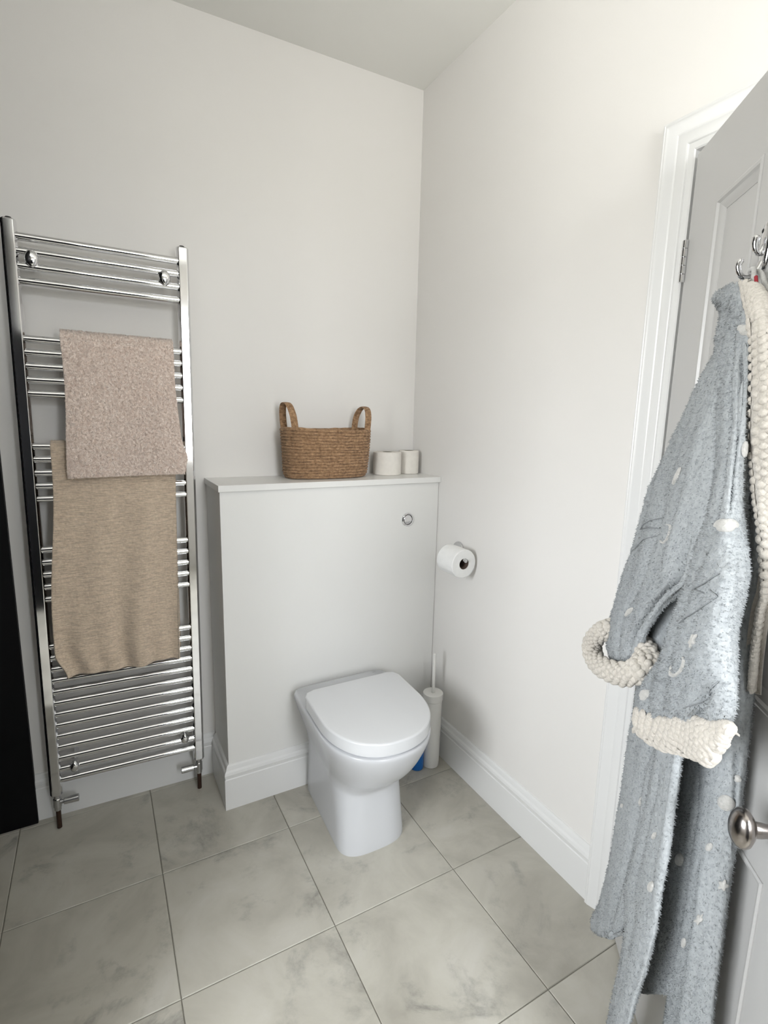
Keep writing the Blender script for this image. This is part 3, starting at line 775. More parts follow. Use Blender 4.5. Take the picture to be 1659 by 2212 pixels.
ROBE = {
 'sleeve1': [
  [(0.336,-0.042,1.601),(0.381,-0.062,1.592),(0.399,-0.064,1.589),(0.412,-0.064,1.587),(0.422,-0.063,1.586),(0.427,-0.060,1.586),(0.375,-0.040,1.596)],
  [(0.348,-0.050,1.539),(0.393,-0.070,1.533),(0.424,-0.074,1.529),(0.444,-0.075,1.526),(0.454,-0.072,1.524),(0.456,-0.065,1.524),(0.405,-0.045,1.531)],
  [(0.299,-0.065,1.447),(0.348,-0.085,1.445),(0.399,-0.091,1.443),(0.432,-0.091,1.441),(0.449,-0.086,1.441),(0.452,-0.075,1.441),(0.399,-0.055,1.443)],
  [(0.268,-0.075,1.381),(0.319,-0.095,1.382),(0.393,-0.103,1.384),(0.442,-0.103,1.385),(0.470,-0.098,1.386),(0.478,-0.085,1.387),(0.425,-0.065,1.386)],
  [(0.215,-0.088,1.283),(0.271,-0.108,1.289),(0.379,-0.117,1.301),(0.449,-0.117,1.309),(0.490,-0.110,1.314),(0.506,-0.095,1.317),(0.454,-0.075,1.312)],
  [(0.208,-0.095,1.219),(0.264,-0.115,1.228),(0.386,-0.124,1.248),(0.463,-0.125,1.262),(0.508,-0.118,1.270),(0.526,-0.102,1.274),(0.473,-0.082,1.266)],
  [(0.203,-0.105,1.142),(0.262,-0.125,1.155),(0.381,-0.134,1.184),(0.459,-0.134,1.203),(0.504,-0.127,1.215),(0.523,-0.112,1.220),(0.468,-0.092,1.208)],
  [(0.170,-0.112,1.066),(0.231,-0.132,1.083),(0.363,-0.140,1.123),(0.448,-0.140,1.149),(0.499,-0.133,1.165),(0.523,-0.118,1.174),(0.467,-0.098,1.158)],
  [(0.160,-0.118,1.012),(0.223,-0.138,1.032),(0.334,-0.145,1.071),(0.407,-0.145,1.097),(0.451,-0.139,1.113),(0.471,-0.126,1.121),(0.410,-0.106,1.101)],
  [(0.142,-0.123,0.953),(0.206,-0.143,0.977),(0.304,-0.149,1.015),(0.371,-0.149,1.042),(0.413,-0.144,1.059),(0.434,-0.133,1.068),(0.368,-0.113,1.044)],
  [(0.154,-0.126,0.912),(0.218,-0.146,0.938),(0.297,-0.150,0.973),(0.353,-0.150,0.998),(0.390,-0.146,1.015),(0.409,-0.138,1.025),(0.341,-0.118,0.998)],
  [(0.181,-0.126,0.898),(0.244,-0.146,0.925),(0.308,-0.150,0.952),(0.356,-0.150,0.972),(0.391,-0.148,0.987),(0.412,-0.142,0.996),(0.343,-0.122,0.966)],
  [(0.183,-0.118,0.869),(0.244,-0.138,0.897),(0.296,-0.139,0.921),(0.339,-0.138,0.941),(0.375,-0.137,0.958),(0.404,-0.134,0.971),(0.336,-0.114,0.940)],
 ],
 'sleeve2': [
  [(0.333,-0.036,1.634),(0.377,-0.056,1.623),(0.390,-0.057,1.621),(0.399,-0.057,1.620),(0.405,-0.056,1.619),(0.408,-0.054,1.619),(0.356,-0.034,1.632)],
  [(0.286,-0.040,1.626),(0.332,-0.060,1.616),(0.379,-0.066,1.606),(0.412,-0.068,1.599),(0.434,-0.066,1.594),(0.444,-0.060,1.592),(0.392,-0.040,1.603)],
  [(0.320,-0.042,1.591),(0.366,-0.062,1.583),(0.412,-0.069,1.572),(0.444,-0.072,1.564),(0.463,-0.069,1.558),(0.469,-0.062,1.555),(0.419,-0.042,1.563)],
  [(0.350,-0.052,1.539),(0.395,-0.072,1.533),(0.439,-0.077,1.527),(0.467,-0.078,1.523),(0.483,-0.073,1.520),(0.487,-0.064,1.520),(0.438,-0.044,1.527)],
  [(0.400,-0.065,1.446),(0.445,-0.085,1.444),(0.485,-0.089,1.442),(0.509,-0.087,1.441),(0.520,-0.080,1.441),(0.517,-0.068,1.441),(0.469,-0.048,1.443)],
  [(0.448,-0.077,1.359),(0.492,-0.097,1.361),(0.530,-0.101,1.363),(0.550,-0.098,1.364),(0.554,-0.088,1.365),(0.544,-0.072,1.365),(0.497,-0.052,1.363)],
  [(0.492,-0.092,1.277),(0.536,-0.112,1.284),(0.576,-0.116,1.290),(0.593,-0.112,1.293),(0.591,-0.099,1.293),(0.571,-0.078,1.291),(0.525,-0.058,1.285)],
  [(0.505,-0.105,1.222),(0.550,-0.125,1.232),(0.598,-0.129,1.243),(0.620,-0.123,1.248),(0.621,-0.109,1.249),(0.603,-0.086,1.247),(0.558,-0.066,1.237)],
  [(0.514,-0.115,1.171),(0.559,-0.135,1.183),(0.619,-0.140,1.202),(0.647,-0.135,1.211),(0.652,-0.120,1.214),(0.634,-0.094,1.211),(0.590,-0.074,1.199)],
  [(0.496,-0.125,1.091),(0.544,-0.145,1.109),(0.619,-0.152,1.137),(0.657,-0.147,1.152),(0.668,-0.132,1.157),(0.654,-0.106,1.153),(0.610,-0.086,1.137)],
  [(0.476,-0.130,1.019),(0.525,-0.150,1.040),(0.616,-0.157,1.083),(0.666,-0.154,1.107),(0.685,-0.139,1.118),(0.678,-0.114,1.117),(0.635,-0.094,1.098)],
  [(0.417,-0.132,0.937),(0.470,-0.152,0.964),(0.589,-0.159,1.026),(0.657,-0.156,1.062),(0.691,-0.143,1.081),(0.697,-0.120,1.087),(0.654,-0.100,1.066)],
  [(0.415,-0.132,0.905),(0.468,-0.152,0.933),(0.584,-0.158,0.996),(0.654,-0.155,1.035),(0.691,-0.143,1.055),(0.703,-0.122,1.063),(0.660,-0.102,1.040)],
  [(0.423,-0.130,0.891),(0.476,-0.150,0.920),(0.577,-0.154,0.975),(0.640,-0.150,1.010),(0.677,-0.140,1.030),(0.692,-0.122,1.038),(0.648,-0.102,1.013)],
 ],
 'cuff2': [
  [(0.407,-0.128,0.890),(0.472,-0.153,0.925),(0.563,-0.155,0.964),(0.616,-0.154,0.996),(0.638,-0.145,1.015),(0.669,-0.145,1.028),(0.689,-0.138,1.035),(0.702,-0.127,1.045),(0.647,-0.102,1.014)],
  [(0.405,-0.128,0.878),(0.471,-0.153,0.914),(0.564,-0.157,0.956),(0.621,-0.157,0.988),(0.644,-0.148,1.006),(0.677,-0.148,1.021),(0.696,-0.140,1.027),(0.707,-0.127,1.045),(0.652,-0.102,1.014)],
  [(0.408,-0.129,0.869),(0.473,-0.154,0.906),(0.563,-0.158,0.946),(0.621,-0.158,0.977),(0.646,-0.149,0.994),(0.681,-0.149,1.011),(0.700,-0.141,1.017),(0.709,-0.128,1.043),(0.654,-0.103,1.012)],
  [(0.416,-0.128,0.863),(0.481,-0.153,0.900),(0.556,-0.157,0.933),(0.615,-0.157,0.962),(0.643,-0.148,0.979),(0.681,-0.148,0.998),(0.700,-0.140,1.005),(0.707,-0.127,1.039),(0.653,-0.102,1.007)],
  [(0.428,-0.128,0.860),(0.492,-0.153,0.898),(0.546,-0.155,0.918),(0.605,-0.154,0.945),(0.635,-0.145,0.961),(0.676,-0.145,0.983),(0.698,-0.138,0.992),(0.703,-0.127,1.033),(0.648,-0.102,1.001)],
  [(0.437,-0.130,0.869),(0.478,-0.148,0.893),(0.514,-0.144,0.901),(0.567,-0.139,0.924),(0.611,-0.135,0.949),(0.643,-0.131,0.965),(0.674,-0.126,0.979),(0.693,-0.122,1.030),(0.651,-0.104,1.006)],
 ],
 'body': [
  [(0.310,-0.050,1.335),(0.357,-0.070,1.338),(0.396,-0.067,1.341),(0.428,-0.063,1.343),(0.453,-0.057,1.346),(0.473,-0.050,1.347),(0.424,-0.030,1.344)],
  [(0.302,-0.075,1.158),(0.351,-0.095,1.169),(0.410,-0.089,1.185),(0.456,-0.081,1.197),(0.492,-0.071,1.207),(0.520,-0.060,1.215),(0.473,-0.040,1.204)],
  [(0.294,-0.090,1.023),(0.346,-0.110,1.042),(0.416,-0.102,1.070),(0.467,-0.092,1.091),(0.504,-0.080,1.106),(0.530,-0.065,1.118),(0.483,-0.045,1.101)],
  [(0.287,-0.095,0.922),(0.340,-0.115,0.946),(0.420,-0.110,0.985),(0.477,-0.101,1.014),(0.517,-0.090,1.035),(0.544,-0.075,1.050),(0.497,-0.055,1.029)],
  [(0.280,-0.093,0.868),(0.333,-0.113,0.895),(0.412,-0.111,0.937),(0.469,-0.106,0.969),(0.509,-0.097,0.991),(0.534,-0.085,1.006),(0.485,-0.065,0.982)],
  [(0.253,-0.088,0.747),(0.306,-0.108,0.779),(0.379,-0.109,0.825),(0.430,-0.106,0.859),(0.465,-0.099,0.882),(0.485,-0.088,0.897),(0.431,-0.068,0.865)],
  [(0.236,-0.086,0.625),(0.290,-0.106,0.662),(0.345,-0.107,0.704),(0.383,-0.103,0.733),(0.406,-0.096,0.751),(0.416,-0.084,0.760),(0.358,-0.064,0.720)],
  [(0.222,-0.086,0.509),(0.276,-0.106,0.551),(0.331,-0.106,0.598),(0.368,-0.102,0.630),(0.391,-0.094,0.651),(0.400,-0.082,0.660),(0.341,-0.062,0.614)],
  [(0.214,-0.087,0.398),(0.268,-0.107,0.446),(0.321,-0.107,0.496),(0.356,-0.103,0.530),(0.377,-0.095,0.551),(0.384,-0.082,0.560),(0.324,-0.062,0.507)],
  [(0.177,-0.088,0.259),(0.233,-0.108,0.313),(0.290,-0.108,0.373),(0.329,-0.103,0.414),(0.352,-0.095,0.440),(0.361,-0.082,0.452),(0.299,-0.062,0.391)],
  [(0.134,-0.088,0.152),(0.191,-0.108,0.210),(0.261,-0.108,0.287),(0.309,-0.104,0.340),(0.340,-0.096,0.376),(0.356,-0.084,0.396),(0.293,-0.064,0.332)],
  [(0.158,-0.087,0.148),(0.214,-0.107,0.207),(0.271,-0.107,0.265),(0.310,-0.103,0.308),(0.334,-0.096,0.340),(0.345,-0.085,0.361),(0.281,-0.065,0.294)],
  [(0.200,-0.082,0.186),(0.253,-0.102,0.242),(0.292,-0.103,0.284),(0.324,-0.102,0.322),(0.349,-0.100,0.355),(0.369,-0.097,0.383),(0.305,-0.077,0.316)],
 ],
 'front': [
  [(0.402,-0.089,0.871),(0.487,-0.123,0.918),(0.513,-0.123,0.934),(0.531,-0.121,0.946),(0.542,-0.117,0.953),(0.547,-0.110,0.957),(0.461,-0.076,0.909)],
  [(0.410,-0.092,0.802),(0.495,-0.126,0.856),(0.525,-0.128,0.876),(0.544,-0.126,0.890),(0.553,-0.121,0.897),(0.553,-0.112,0.898),(0.467,-0.078,0.843)],
  [(0.403,-0.092,0.740),(0.488,-0.126,0.799),(0.521,-0.128,0.824),(0.542,-0.127,0.840),(0.553,-0.121,0.849),(0.553,-0.112,0.851),(0.467,-0.078,0.790)],
  [(0.423,-0.106,0.676),(0.472,-0.126,0.714),(0.512,-0.129,0.747),(0.537,-0.127,0.770),(0.551,-0.122,0.783),(0.554,-0.112,0.786),(0.501,-0.092,0.745)],
  [(0.359,-0.092,0.550),(0.447,-0.126,0.626),(0.495,-0.129,0.670),(0.527,-0.127,0.701),(0.547,-0.122,0.720),(0.555,-0.112,0.729),(0.469,-0.078,0.655)],
  [(0.344,-0.092,0.463),(0.434,-0.126,0.546),(0.485,-0.129,0.597),(0.520,-0.127,0.633),(0.542,-0.122,0.656),(0.551,-0.112,0.667),(0.465,-0.078,0.587)],
  [(0.411,-0.108,0.430),(0.460,-0.128,0.480),(0.503,-0.131,0.528),(0.531,-0.129,0.560),(0.547,-0.124,0.579),(0.552,-0.114,0.586),(0.498,-0.094,0.531)],
  [(0.373,-0.095,0.305),(0.461,-0.129,0.404),(0.499,-0.132,0.450),(0.524,-0.130,0.481),(0.538,-0.125,0.499),(0.541,-0.116,0.504),(0.452,-0.082,0.405)],
  [(0.362,-0.096,0.228),(0.451,-0.130,0.334),(0.486,-0.132,0.378),(0.509,-0.131,0.407),(0.521,-0.126,0.424),(0.523,-0.118,0.429),(0.431,-0.084,0.319)],
  [(0.349,-0.098,0.123),(0.439,-0.132,0.238),(0.472,-0.134,0.283),(0.494,-0.133,0.314),(0.507,-0.128,0.332),(0.509,-0.120,0.338),(0.415,-0.086,0.217)],
  [(0.317,-0.101,-0.049),(0.411,-0.135,0.082),(0.444,-0.137,0.132),(0.466,-0.135,0.166),(0.479,-0.131,0.187),(0.483,-0.123,0.194),(0.384,-0.089,0.056)],
 ],
 'inner': [
  [(0.395,-0.062,0.889),(0.423,-0.062,0.905),(0.446,-0.060,0.919),(0.462,-0.056,0.929),(0.474,-0.050,0.937)],
  [(0.416,-0.062,0.810),(0.445,-0.063,0.830),(0.467,-0.061,0.846),(0.482,-0.057,0.857),(0.491,-0.050,0.864)],
  [(0.418,-0.062,0.718),(0.454,-0.064,0.747),(0.480,-0.062,0.768),(0.499,-0.058,0.783),(0.509,-0.050,0.793)],
  [(0.418,-0.062,0.621),(0.457,-0.064,0.656),(0.486,-0.062,0.683),(0.506,-0.058,0.702),(0.518,-0.050,0.715)],
  [(0.402,-0.062,0.515),(0.447,-0.064,0.560),(0.480,-0.062,0.594),(0.504,-0.058,0.620),(0.520,-0.050,0.637)],
  [(0.396,-0.062,0.412),(0.443,-0.064,0.465),(0.478,-0.062,0.505),(0.504,-0.058,0.536),(0.521,-0.050,0.557)],
  [(0.385,-0.062,0.323),(0.432,-0.063,0.380),(0.469,-0.061,0.425),(0.497,-0.057,0.460),(0.517,-0.050,0.486)],
  [(0.388,-0.062,0.263),(0.431,-0.062,0.317),(0.466,-0.060,0.362),(0.494,-0.056,0.398),(0.515,-0.050,0.426)],
 ],
 'side': [
  [(0.401,-0.035,1.560),(0.442,-0.055,1.553),(0.454,-0.054,1.551),(0.463,-0.051,1.549),(0.469,-0.047,1.548),(0.473,-0.042,1.547),(0.425,-0.022,1.555)],
  [(0.429,-0.034,1.452),(0.469,-0.054,1.450),(0.483,-0.053,1.449),(0.494,-0.050,1.449),(0.501,-0.047,1.448),(0.506,-0.042,1.448),(0.461,-0.022,1.451)],
  [(0.443,-0.032,1.346),(0.483,-0.052,1.348),(0.498,-0.052,1.349),(0.508,-0.050,1.350),(0.515,-0.046,1.351),(0.517,-0.040,1.351),(0.472,-0.020,1.348)],
  [(0.470,-0.032,1.262),(0.508,-0.052,1.268),(0.522,-0.051,1.271),(0.530,-0.049,1.273),(0.535,-0.044,1.274),(0.536,-0.038,1.274),(0.493,-0.018,1.267)],
  [(0.505,-0.034,1.183),(0.543,-0.054,1.193),(0.551,-0.052,1.192),(0.555,-0.048,1.190),(0.556,-0.042,1.187),(0.553,-0.034,1.183),(0.511,-0.014,1.172)],
  [(0.507,-0.036,1.093),(0.544,-0.056,1.107),(0.554,-0.053,1.110),(0.558,-0.048,1.110),(0.557,-0.040,1.109),(0.551,-0.030,1.107),(0.510,-0.010,1.091)],
  [(0.503,-0.036,0.994),(0.540,-0.056,1.012),(0.554,-0.054,1.020),(0.561,-0.048,1.024),(0.562,-0.040,1.026),(0.557,-0.028,1.025),(0.516,-0.008,1.005)],
  [(0.466,-0.036,0.892),(0.505,-0.056,0.914),(0.533,-0.055,0.932),(0.550,-0.049,0.944),(0.558,-0.040,0.950),(0.558,-0.026,0.952),(0.517,-0.006,0.928)],
  [(0.452,-0.036,0.830),(0.491,-0.056,0.855),(0.526,-0.056,0.880),(0.548,-0.051,0.896),(0.560,-0.041,0.906),(0.560,-0.026,0.908),(0.519,-0.006,0.882)],
  [(0.468,-0.036,0.767),(0.506,-0.056,0.794),(0.537,-0.056,0.819),(0.556,-0.051,0.835),(0.565,-0.041,0.843),(0.563,-0.026,0.845),(0.522,-0.006,0.815)],
  [(0.468,-0.036,0.690),(0.506,-0.056,0.721),(0.538,-0.056,0.749),(0.557,-0.051,0.767),(0.566,-0.041,0.777),(0.565,-0.026,0.779),(0.524,-0.006,0.746)],
  [(0.467,-0.036,0.636),(0.505,-0.056,0.669),(0.537,-0.056,0.699),(0.556,-0.051,0.719),(0.565,-0.041,0.729),(0.564,-0.026,0.731),(0.523,-0.006,0.696)],
  [(0.471,-0.036,0.561),(0.509,-0.056,0.598),(0.541,-0.056,0.631),(0.560,-0.051,0.653),(0.569,-0.041,0.664),(0.568,-0.026,0.666),(0.527,-0.006,0.627)],
  [(0.461,-0.036,0.469),(0.500,-0.056,0.509),(0.536,-0.056,0.551),(0.559,-0.051,0.579),(0.571,-0.041,0.595),(0.573,-0.026,0.601),(0.532,-0.006,0.558)],
  [(0.457,-0.035,0.386),(0.496,-0.055,0.429),(0.534,-0.055,0.477),(0.559,-0.050,0.510),(0.572,-0.041,0.529),(0.575,-0.026,0.537),(0.535,-0.006,0.491)],
  [(0.445,-0.032,0.291),(0.484,-0.052,0.338),(0.527,-0.053,0.398),(0.556,-0.049,0.439),(0.573,-0.040,0.466),(0.579,-0.026,0.479),(0.539,-0.006,0.430)],
  [(0.443,-0.030,0.217),(0.481,-0.050,0.267),(0.526,-0.051,0.334),(0.557,-0.048,0.382),(0.576,-0.039,0.413),(0.584,-0.026,0.431),(0.544,-0.006,0.379)],
  [(0.445,-0.026,0.142),(0.483,-0.046,0.195),(0.523,-0.045,0.259),(0.552,-0.041,0.309),(0.574,-0.034,0.346),(0.588,-0.024,0.372),(0.548,-0.004,0.317)],
 ],
 'collar': [
  [(0.408,-0.052,1.619),(0.418,-0.058,1.617),(0.434,-0.059,1.612),(0.445,-0.058,1.608),(0.452,-0.055,1.605),(0.455,-0.050,1.603),(0.437,-0.044,1.608)],
  [(0.441,-0.058,1.586),(0.450,-0.064,1.584),(0.469,-0.065,1.580),(0.481,-0.063,1.578),(0.487,-0.059,1.576),(0.488,-0.052,1.576),(0.471,-0.046,1.579)],
  [(0.475,-0.062,1.547),(0.485,-0.068,1.546),(0.502,-0.069,1.543),(0.511,-0.066,1.541),(0.514,-0.061,1.540),(0.510,-0.052,1.541),(0.494,-0.046,1.544)],
  [(0.501,-0.064,1.480),(0.511,-0.070,1.479),(0.529,-0.070,1.477),(0.540,-0.067,1.476),(0.544,-0.061,1.476),(0.542,-0.052,1.476),(0.526,-0.046,1.478)],
  [(0.523,-0.062,1.383),(0.532,-0.068,1.383),(0.552,-0.068,1.384),(0.564,-0.065,1.385),(0.570,-0.059,1.385),(0.569,-0.050,1.385),(0.554,-0.044,1.385)],
  [(0.548,-0.060,1.314),(0.557,-0.066,1.315),(0.572,-0.066,1.317),(0.580,-0.062,1.318),(0.584,-0.057,1.319),(0.581,-0.048,1.319),(0.566,-0.042,1.317)],
  [(0.567,-0.056,1.260),(0.576,-0.062,1.261),(0.586,-0.062,1.263),(0.590,-0.059,1.264),(0.590,-0.054,1.265),(0.586,-0.046,1.264),(0.571,-0.040,1.261)],
  [(0.572,-0.044,1.181),(0.581,-0.050,1.183),(0.584,-0.050,1.184),(0.584,-0.048,1.185),(0.582,-0.045,1.184),(0.577,-0.040,1.183),(0.562,-0.034,1.179)],
  [(0.566,-0.042,1.144),(0.575,-0.048,1.146),(0.577,-0.047,1.147),(0.576,-0.045,1.147),(0.573,-0.041,1.146),(0.566,-0.036,1.144),(0.551,-0.030,1.139)],
  [(0.560,-0.038,1.090),(0.569,-0.044,1.093),(0.571,-0.043,1.094),(0.570,-0.041,1.094),(0.567,-0.037,1.093),(0.560,-0.032,1.091),(0.545,-0.026,1.085)],
  [(0.560,-0.036,1.054),(0.568,-0.042,1.058),(0.570,-0.041,1.059),(0.570,-0.039,1.059),(0.567,-0.036,1.058),(0.562,-0.032,1.056),(0.547,-0.026,1.049)],
  [(0.558,-0.032,1.021),(0.566,-0.038,1.025),(0.567,-0.037,1.026),(0.566,-0.036,1.025),(0.564,-0.033,1.024),(0.560,-0.030,1.023),(0.545,-0.024,1.015)],
 ],
}
CUFF_RING = [(0.216,-0.135,0.978),(0.222,-0.156,0.967),(0.175,-0.160,0.930),(0.160,-0.161,0.898),(0.203,-0.161,0.887),(0.294,-0.161,0.912),(0.393,-0.160,0.952),(0.461,-0.157,0.993),(0.445,-0.140,1.003),(0.373,-0.122,1.002),(0.273,-0.118,0.991)]

robe = empty('dressing_gown', (HX, HY, 0), (0, 0, DROT))
tag(robe, 'pale blue-grey fleece dressing gown with cream knitted collar and cuffs, hanging from the door hook', 'dressing gown')
def cr1(P, n):
    """Catmull-Rom resample of P (k, m, 3) along axis 0 at n params"""
    m = len(P); t = np.linspace(0, m - 1, n) if np.isscalar(n) else np.asarray(n) * (m - 1)
    i = np.minimum(t.astype(int), m - 2); u = (t - i)[:, None, None]
    Q = np.concatenate([2 * P[:1] - P[1:2], P, 2 * P[-1:] - P[-2:-1]])
    p0, p1, p2, p3 = Q[i], Q[i + 1], Q[i + 2], Q[i + 3]
    return 0.5 * (2 * p1 + (p2 - p0) * u + (2 * p0 - 5 * p1 + 4 * p2 - p3) * u * u + (3 * p1 - p0 - 3 * p2 + p3) * u ** 3)
def surf(key, nu, nv):
    P = np.array(ROBE[key], float)
    P = cr1(P, nu)
    return cr1(P.transpose(1, 0, 2), nv).transpose(1, 0, 2)
VIEW = np.array([0.75, -0.6, 0.25])          # the side of the cloth that faces the room
def normals(P):
    du, dv = np.gradient(P, axis=0), np.gradient(P, axis=1)
    n = np.cross(du, dv); n /= np.linalg.norm(n, axis=2)[:, :, None] + 1e-9
    if (n @ VIEW).mean() < 0: n = -n
    return n
CLOTH = {}
def cloth(key, name, nu, nv, thick=0.006, fold=0.0, fuzz=0.0012, creases=(), mat=None, seed=0, ff=(30, 4), pile=0):
    P = surf(key, nu, nv); Nn = normals(P)
    a = np.linspace(0, 1, nu)[:, None]; b = np.linspace(0, 1, nv)[None, :]
    D = np.zeros((nu, nv))
    for (a0, b0, a1, b1, wid, amp) in creases:         # a valley or ridge running from (a0, b0) to (a1, b1)
        t = np.clip((a - a0) / (a1 - a0), 0, 1)
        fade = np.clip((a - a0) / (a1 - a0) * 5, 0, 1) * np.clip((1 - (a - a0) / (a1 - a0)) * 5, 0, 1)
        D += amp * fade * np.exp(-((b - (b0 + (b1 - b0) * t)) / wid) ** 2)
    for i in range(nu):
        for j in range(nv):
            p = P[i, j]
            if fold: D[i, j] += fold * noise.noise((p[0] * ff[0] + seed, p[1] * ff[0], p[2] * ff[1]))
    P = P + Nn * D[:, :, None]; Nn = normals(P)
    CLOTH[key] = (P, Nn)
    O = P.copy()
    for i in range(nu):
        for j in range(nv):
            p = P[i, j]
            O[i, j] = p + Nn[i, j] * fuzz * (noise.noise((p[0] * 170, p[1] * 170, p[2] * 130)) + 0.7 * noise.noise((p[0] * 400, p[1] * 400, p[2] * 330)))
    I = P - Nn * thick
    nn_ = nu * nv
    V = list(map(tuple, O.reshape(-1, 3))) + list(map(tuple, I.reshape(-1, 3))); F = []
    for i in range(nu - 1):
        for j in range(nv - 1):
            q = i * nv + j
            F.append((q, q + 1, q + nv + 1, q + nv)); F.append((nn_ + q, nn_ + q + nv, nn_ + q + nv + 1, nn_ + q + 1))
    for i in range(nu - 1):
        for j in (0, nv - 1):
            q = i * nv + j; F.append((q, q + nv, nn_ + q + nv, nn_ + q))
    for j in range(nv - 1):
        for i in (0, nu - 1):
            q = i * nv + j; F.append((q, q + 1, nn_ + q + 1, nn_ + q))
    if pile: tufts(O, Nn, pile, 0.0040, 0.0011, seed, V, F, lean=1.1, droop=(0, 0, -0.6))
    return mk_fast(name, V, F, mat or M['fleece'], robe)
cloth('body', 'body', 170, 60, pile=9000, fold=0.004, seed=1, creases=[(0.3, 0.45, 0.95, 0.5, 0.06, -0.008), (0.45, 0.75, 1.0, 0.78, 0.04, -0.006)])
cloth('inner', 'lining_panel', 150, 50, pile=6000, fold=0.004, seed=2)
cloth('front', 'front_panel', 160, 60, pile=9000, fold=0.0035, seed=3, creases=[(0.1, 0.30, 0.7, 0.28, 0.05, -0.005), (0.0, 0.7, 0.6, 0.72, 0.06, 0.004)])
cloth('side', 'side_panel', 200, 60, pile=12000, fold=0.0045, seed=4, creases=[(0.42, 0.62, 0.62, 0.85, 0.035, -0.006), (0.6, 0.4, 0.98, 0.45, 0.06, 0.004)])
sl1 = cloth('sleeve1', 'sleeve', 190, 80, pile=14000, fold=0.005, seed=5, creases=[(0.25, 0.30, 1.0, 0.36, 0.035, -0.016), (0.45, 0.70, 1.0, 0.58, 0.03, -0.018), (0.2, 0.55, 0.6, 0.55, 0.05, 0.006), (0.6, 0.84, 1.0, 0.74, 0.035, -0.014)])
sl2 = cloth('sleeve2', 'sleeve', 220, 100, pile=20000, fold=0.0055, seed=6, creases=[(0.18, 0.45, 0.5, 0.30, 0.04, -0.012), (0.22, 0.62, 0.48, 0.56, 0.04, -0.010), (0.2, 0.80, 0.55, 0.84, 0.04, -0.010), (0.82, 0.62, 1.0, 0.55, 0.04, -0.010)])

def blob(V, F, c, n, t, r, ru, hgt):
    """a low knit stitch: flattened dome on the surface at c"""
    b = np.cross(n, t); base = len(V)
    for q, (s, h) in enumerate(((1.0, -0.15), (0.85, 0.45), (0.45, 0.85))):
        for k in range(8):
            a = 2 * math.pi * k / 8
            V.append(tuple(c + t * (ru * s * math.cos(a)) + b * (r * s * math.sin(a)) + n * (hgt * h)))
    V.append(tuple(c + n * hgt))
    for q in range(2):
        for k in range(8):
            k2 = (k + 1) % 8
            F.append((base + q * 8 + k, base + q * 8 + k2, base + q * 8 + 8 + k2, base + q * 8 + 8 + k))
    for k in range(8): F.append((base + 16 + k, base + 16 + (k + 1) % 8, base + 24))
def knit(key, name, rows, cols, r, ru, hgt, b0=0.08, b1=0.92, a0=0.0, a1=1.0, seed=0, thick=0.012):
    o = cloth(key, name, rows * 2, cols * 4 + 6, thick=thick, fold=0.001, fuzz=0.0004, mat=M['knit'], seed=seed)
    P, Nn = CLOTH[key]; nu, nv = P.shape[:2]
    V, F = [], []; rnd = random.Random(seed)
    for i in range(rows):
        iw = min(nu - 2, int((a0 + (a1 - a0) * i / rows) * (nu - 1)))
        wid = np.linalg.norm(np.diff(P[iw], axis=0), axis=1).sum() * (b1 - b0)
        nc = max(2, min(cols, round(wid / (1.75 * r))))          # fewer stitches where the strip narrows
        for j in range(nc):
            a = a0 + (a1 - a0) * (i + 0.5 * (j % 2)) / rows; b = b0 + (b1 - b0) * (j + 0.5 + rnd.uniform(-.08, .08)) / nc
            ii, jj = min(nu - 2, int(a * (nu - 1))), min(nv - 2, int(b * (nv - 1)))
            c, n = P[ii, jj], Nn[ii, jj]
            t = P[ii + 1, jj] - P[ii, jj]; t = t / (np.linalg.norm(t) + 1e-9)
            s = rnd.uniform(0.9, 1.12) * min(1.15, max(0.5, wid / nc * 0.56 / r))
            blob(V, F, c + n * 0.0005, n, t, r * s, ru * s, hgt * s)
    st = mk('stitches', V, F, M['knit'], o, smooth=True, angle=80); st['kind'] = 'stuff'
    return o
knit('collar', 'collar', 66, 6, 0.0078, 0.0064, 0.0042, 0.06, 0.9, seed=3)['label'] = 'cream chunky knitted collar'
knit('cuff2', 'cuff', 8, 19, 0.0078, 0.0066, 0.0050, 0.06, 0.94, seed=5)['label'] = 'cream knitted cuff'
# first cuff: the thick knitted ring at the end of the far sleeve
cp = spline(CUFF_RING, 80)
v, f = tube_vf(cp, list(np.interp(np.linspace(0, 1, 80), [0, 0.1, 0.5, 0.8, 1], [0.013, 0.0165, 0.0185, 0.0185, 0.013])), 20)
ring = mk('cuff', v, f, M['knit'], robe, smooth=True, angle=80); ring['label'] = 'cream knitted cuff'
V, F = [], []
rnd = random.Random(8)
for i in range(1, 79, 2):
    p = cp[i]; tg = cp[min(i + 1, 79)] - cp[i - 1]; tg /= np.linalg.norm(tg)
    a_ = np.cross(tg, (0, 0, 1.0)); a_ /= np.linalg.norm(a_); b_ = np.cross(tg, a_)
    rb_ = np.interp(i / 79, [0, 0.1, 0.5, 0.8, 1], [0.013, 0.0165, 0.0185, 0.0185, 0.013])
    for k in range(10):
        th = 2 * math.pi * (k + 0.5 * (i // 2 % 2)) / 10
        n_ = a_ * math.cos(th) + b_ * math.sin(th)
        s = rnd.uniform(0.85, 1.2)
        blob(V, F, p + n_ * (rb_ - 0.001), n_, tg, 0.0066 * s, 0.0078 * s, 0.0058 * s)
st = mk('stitches', V, F, M['knit'], ring, smooth=True, angle=80); st['kind'] = 'stuff'

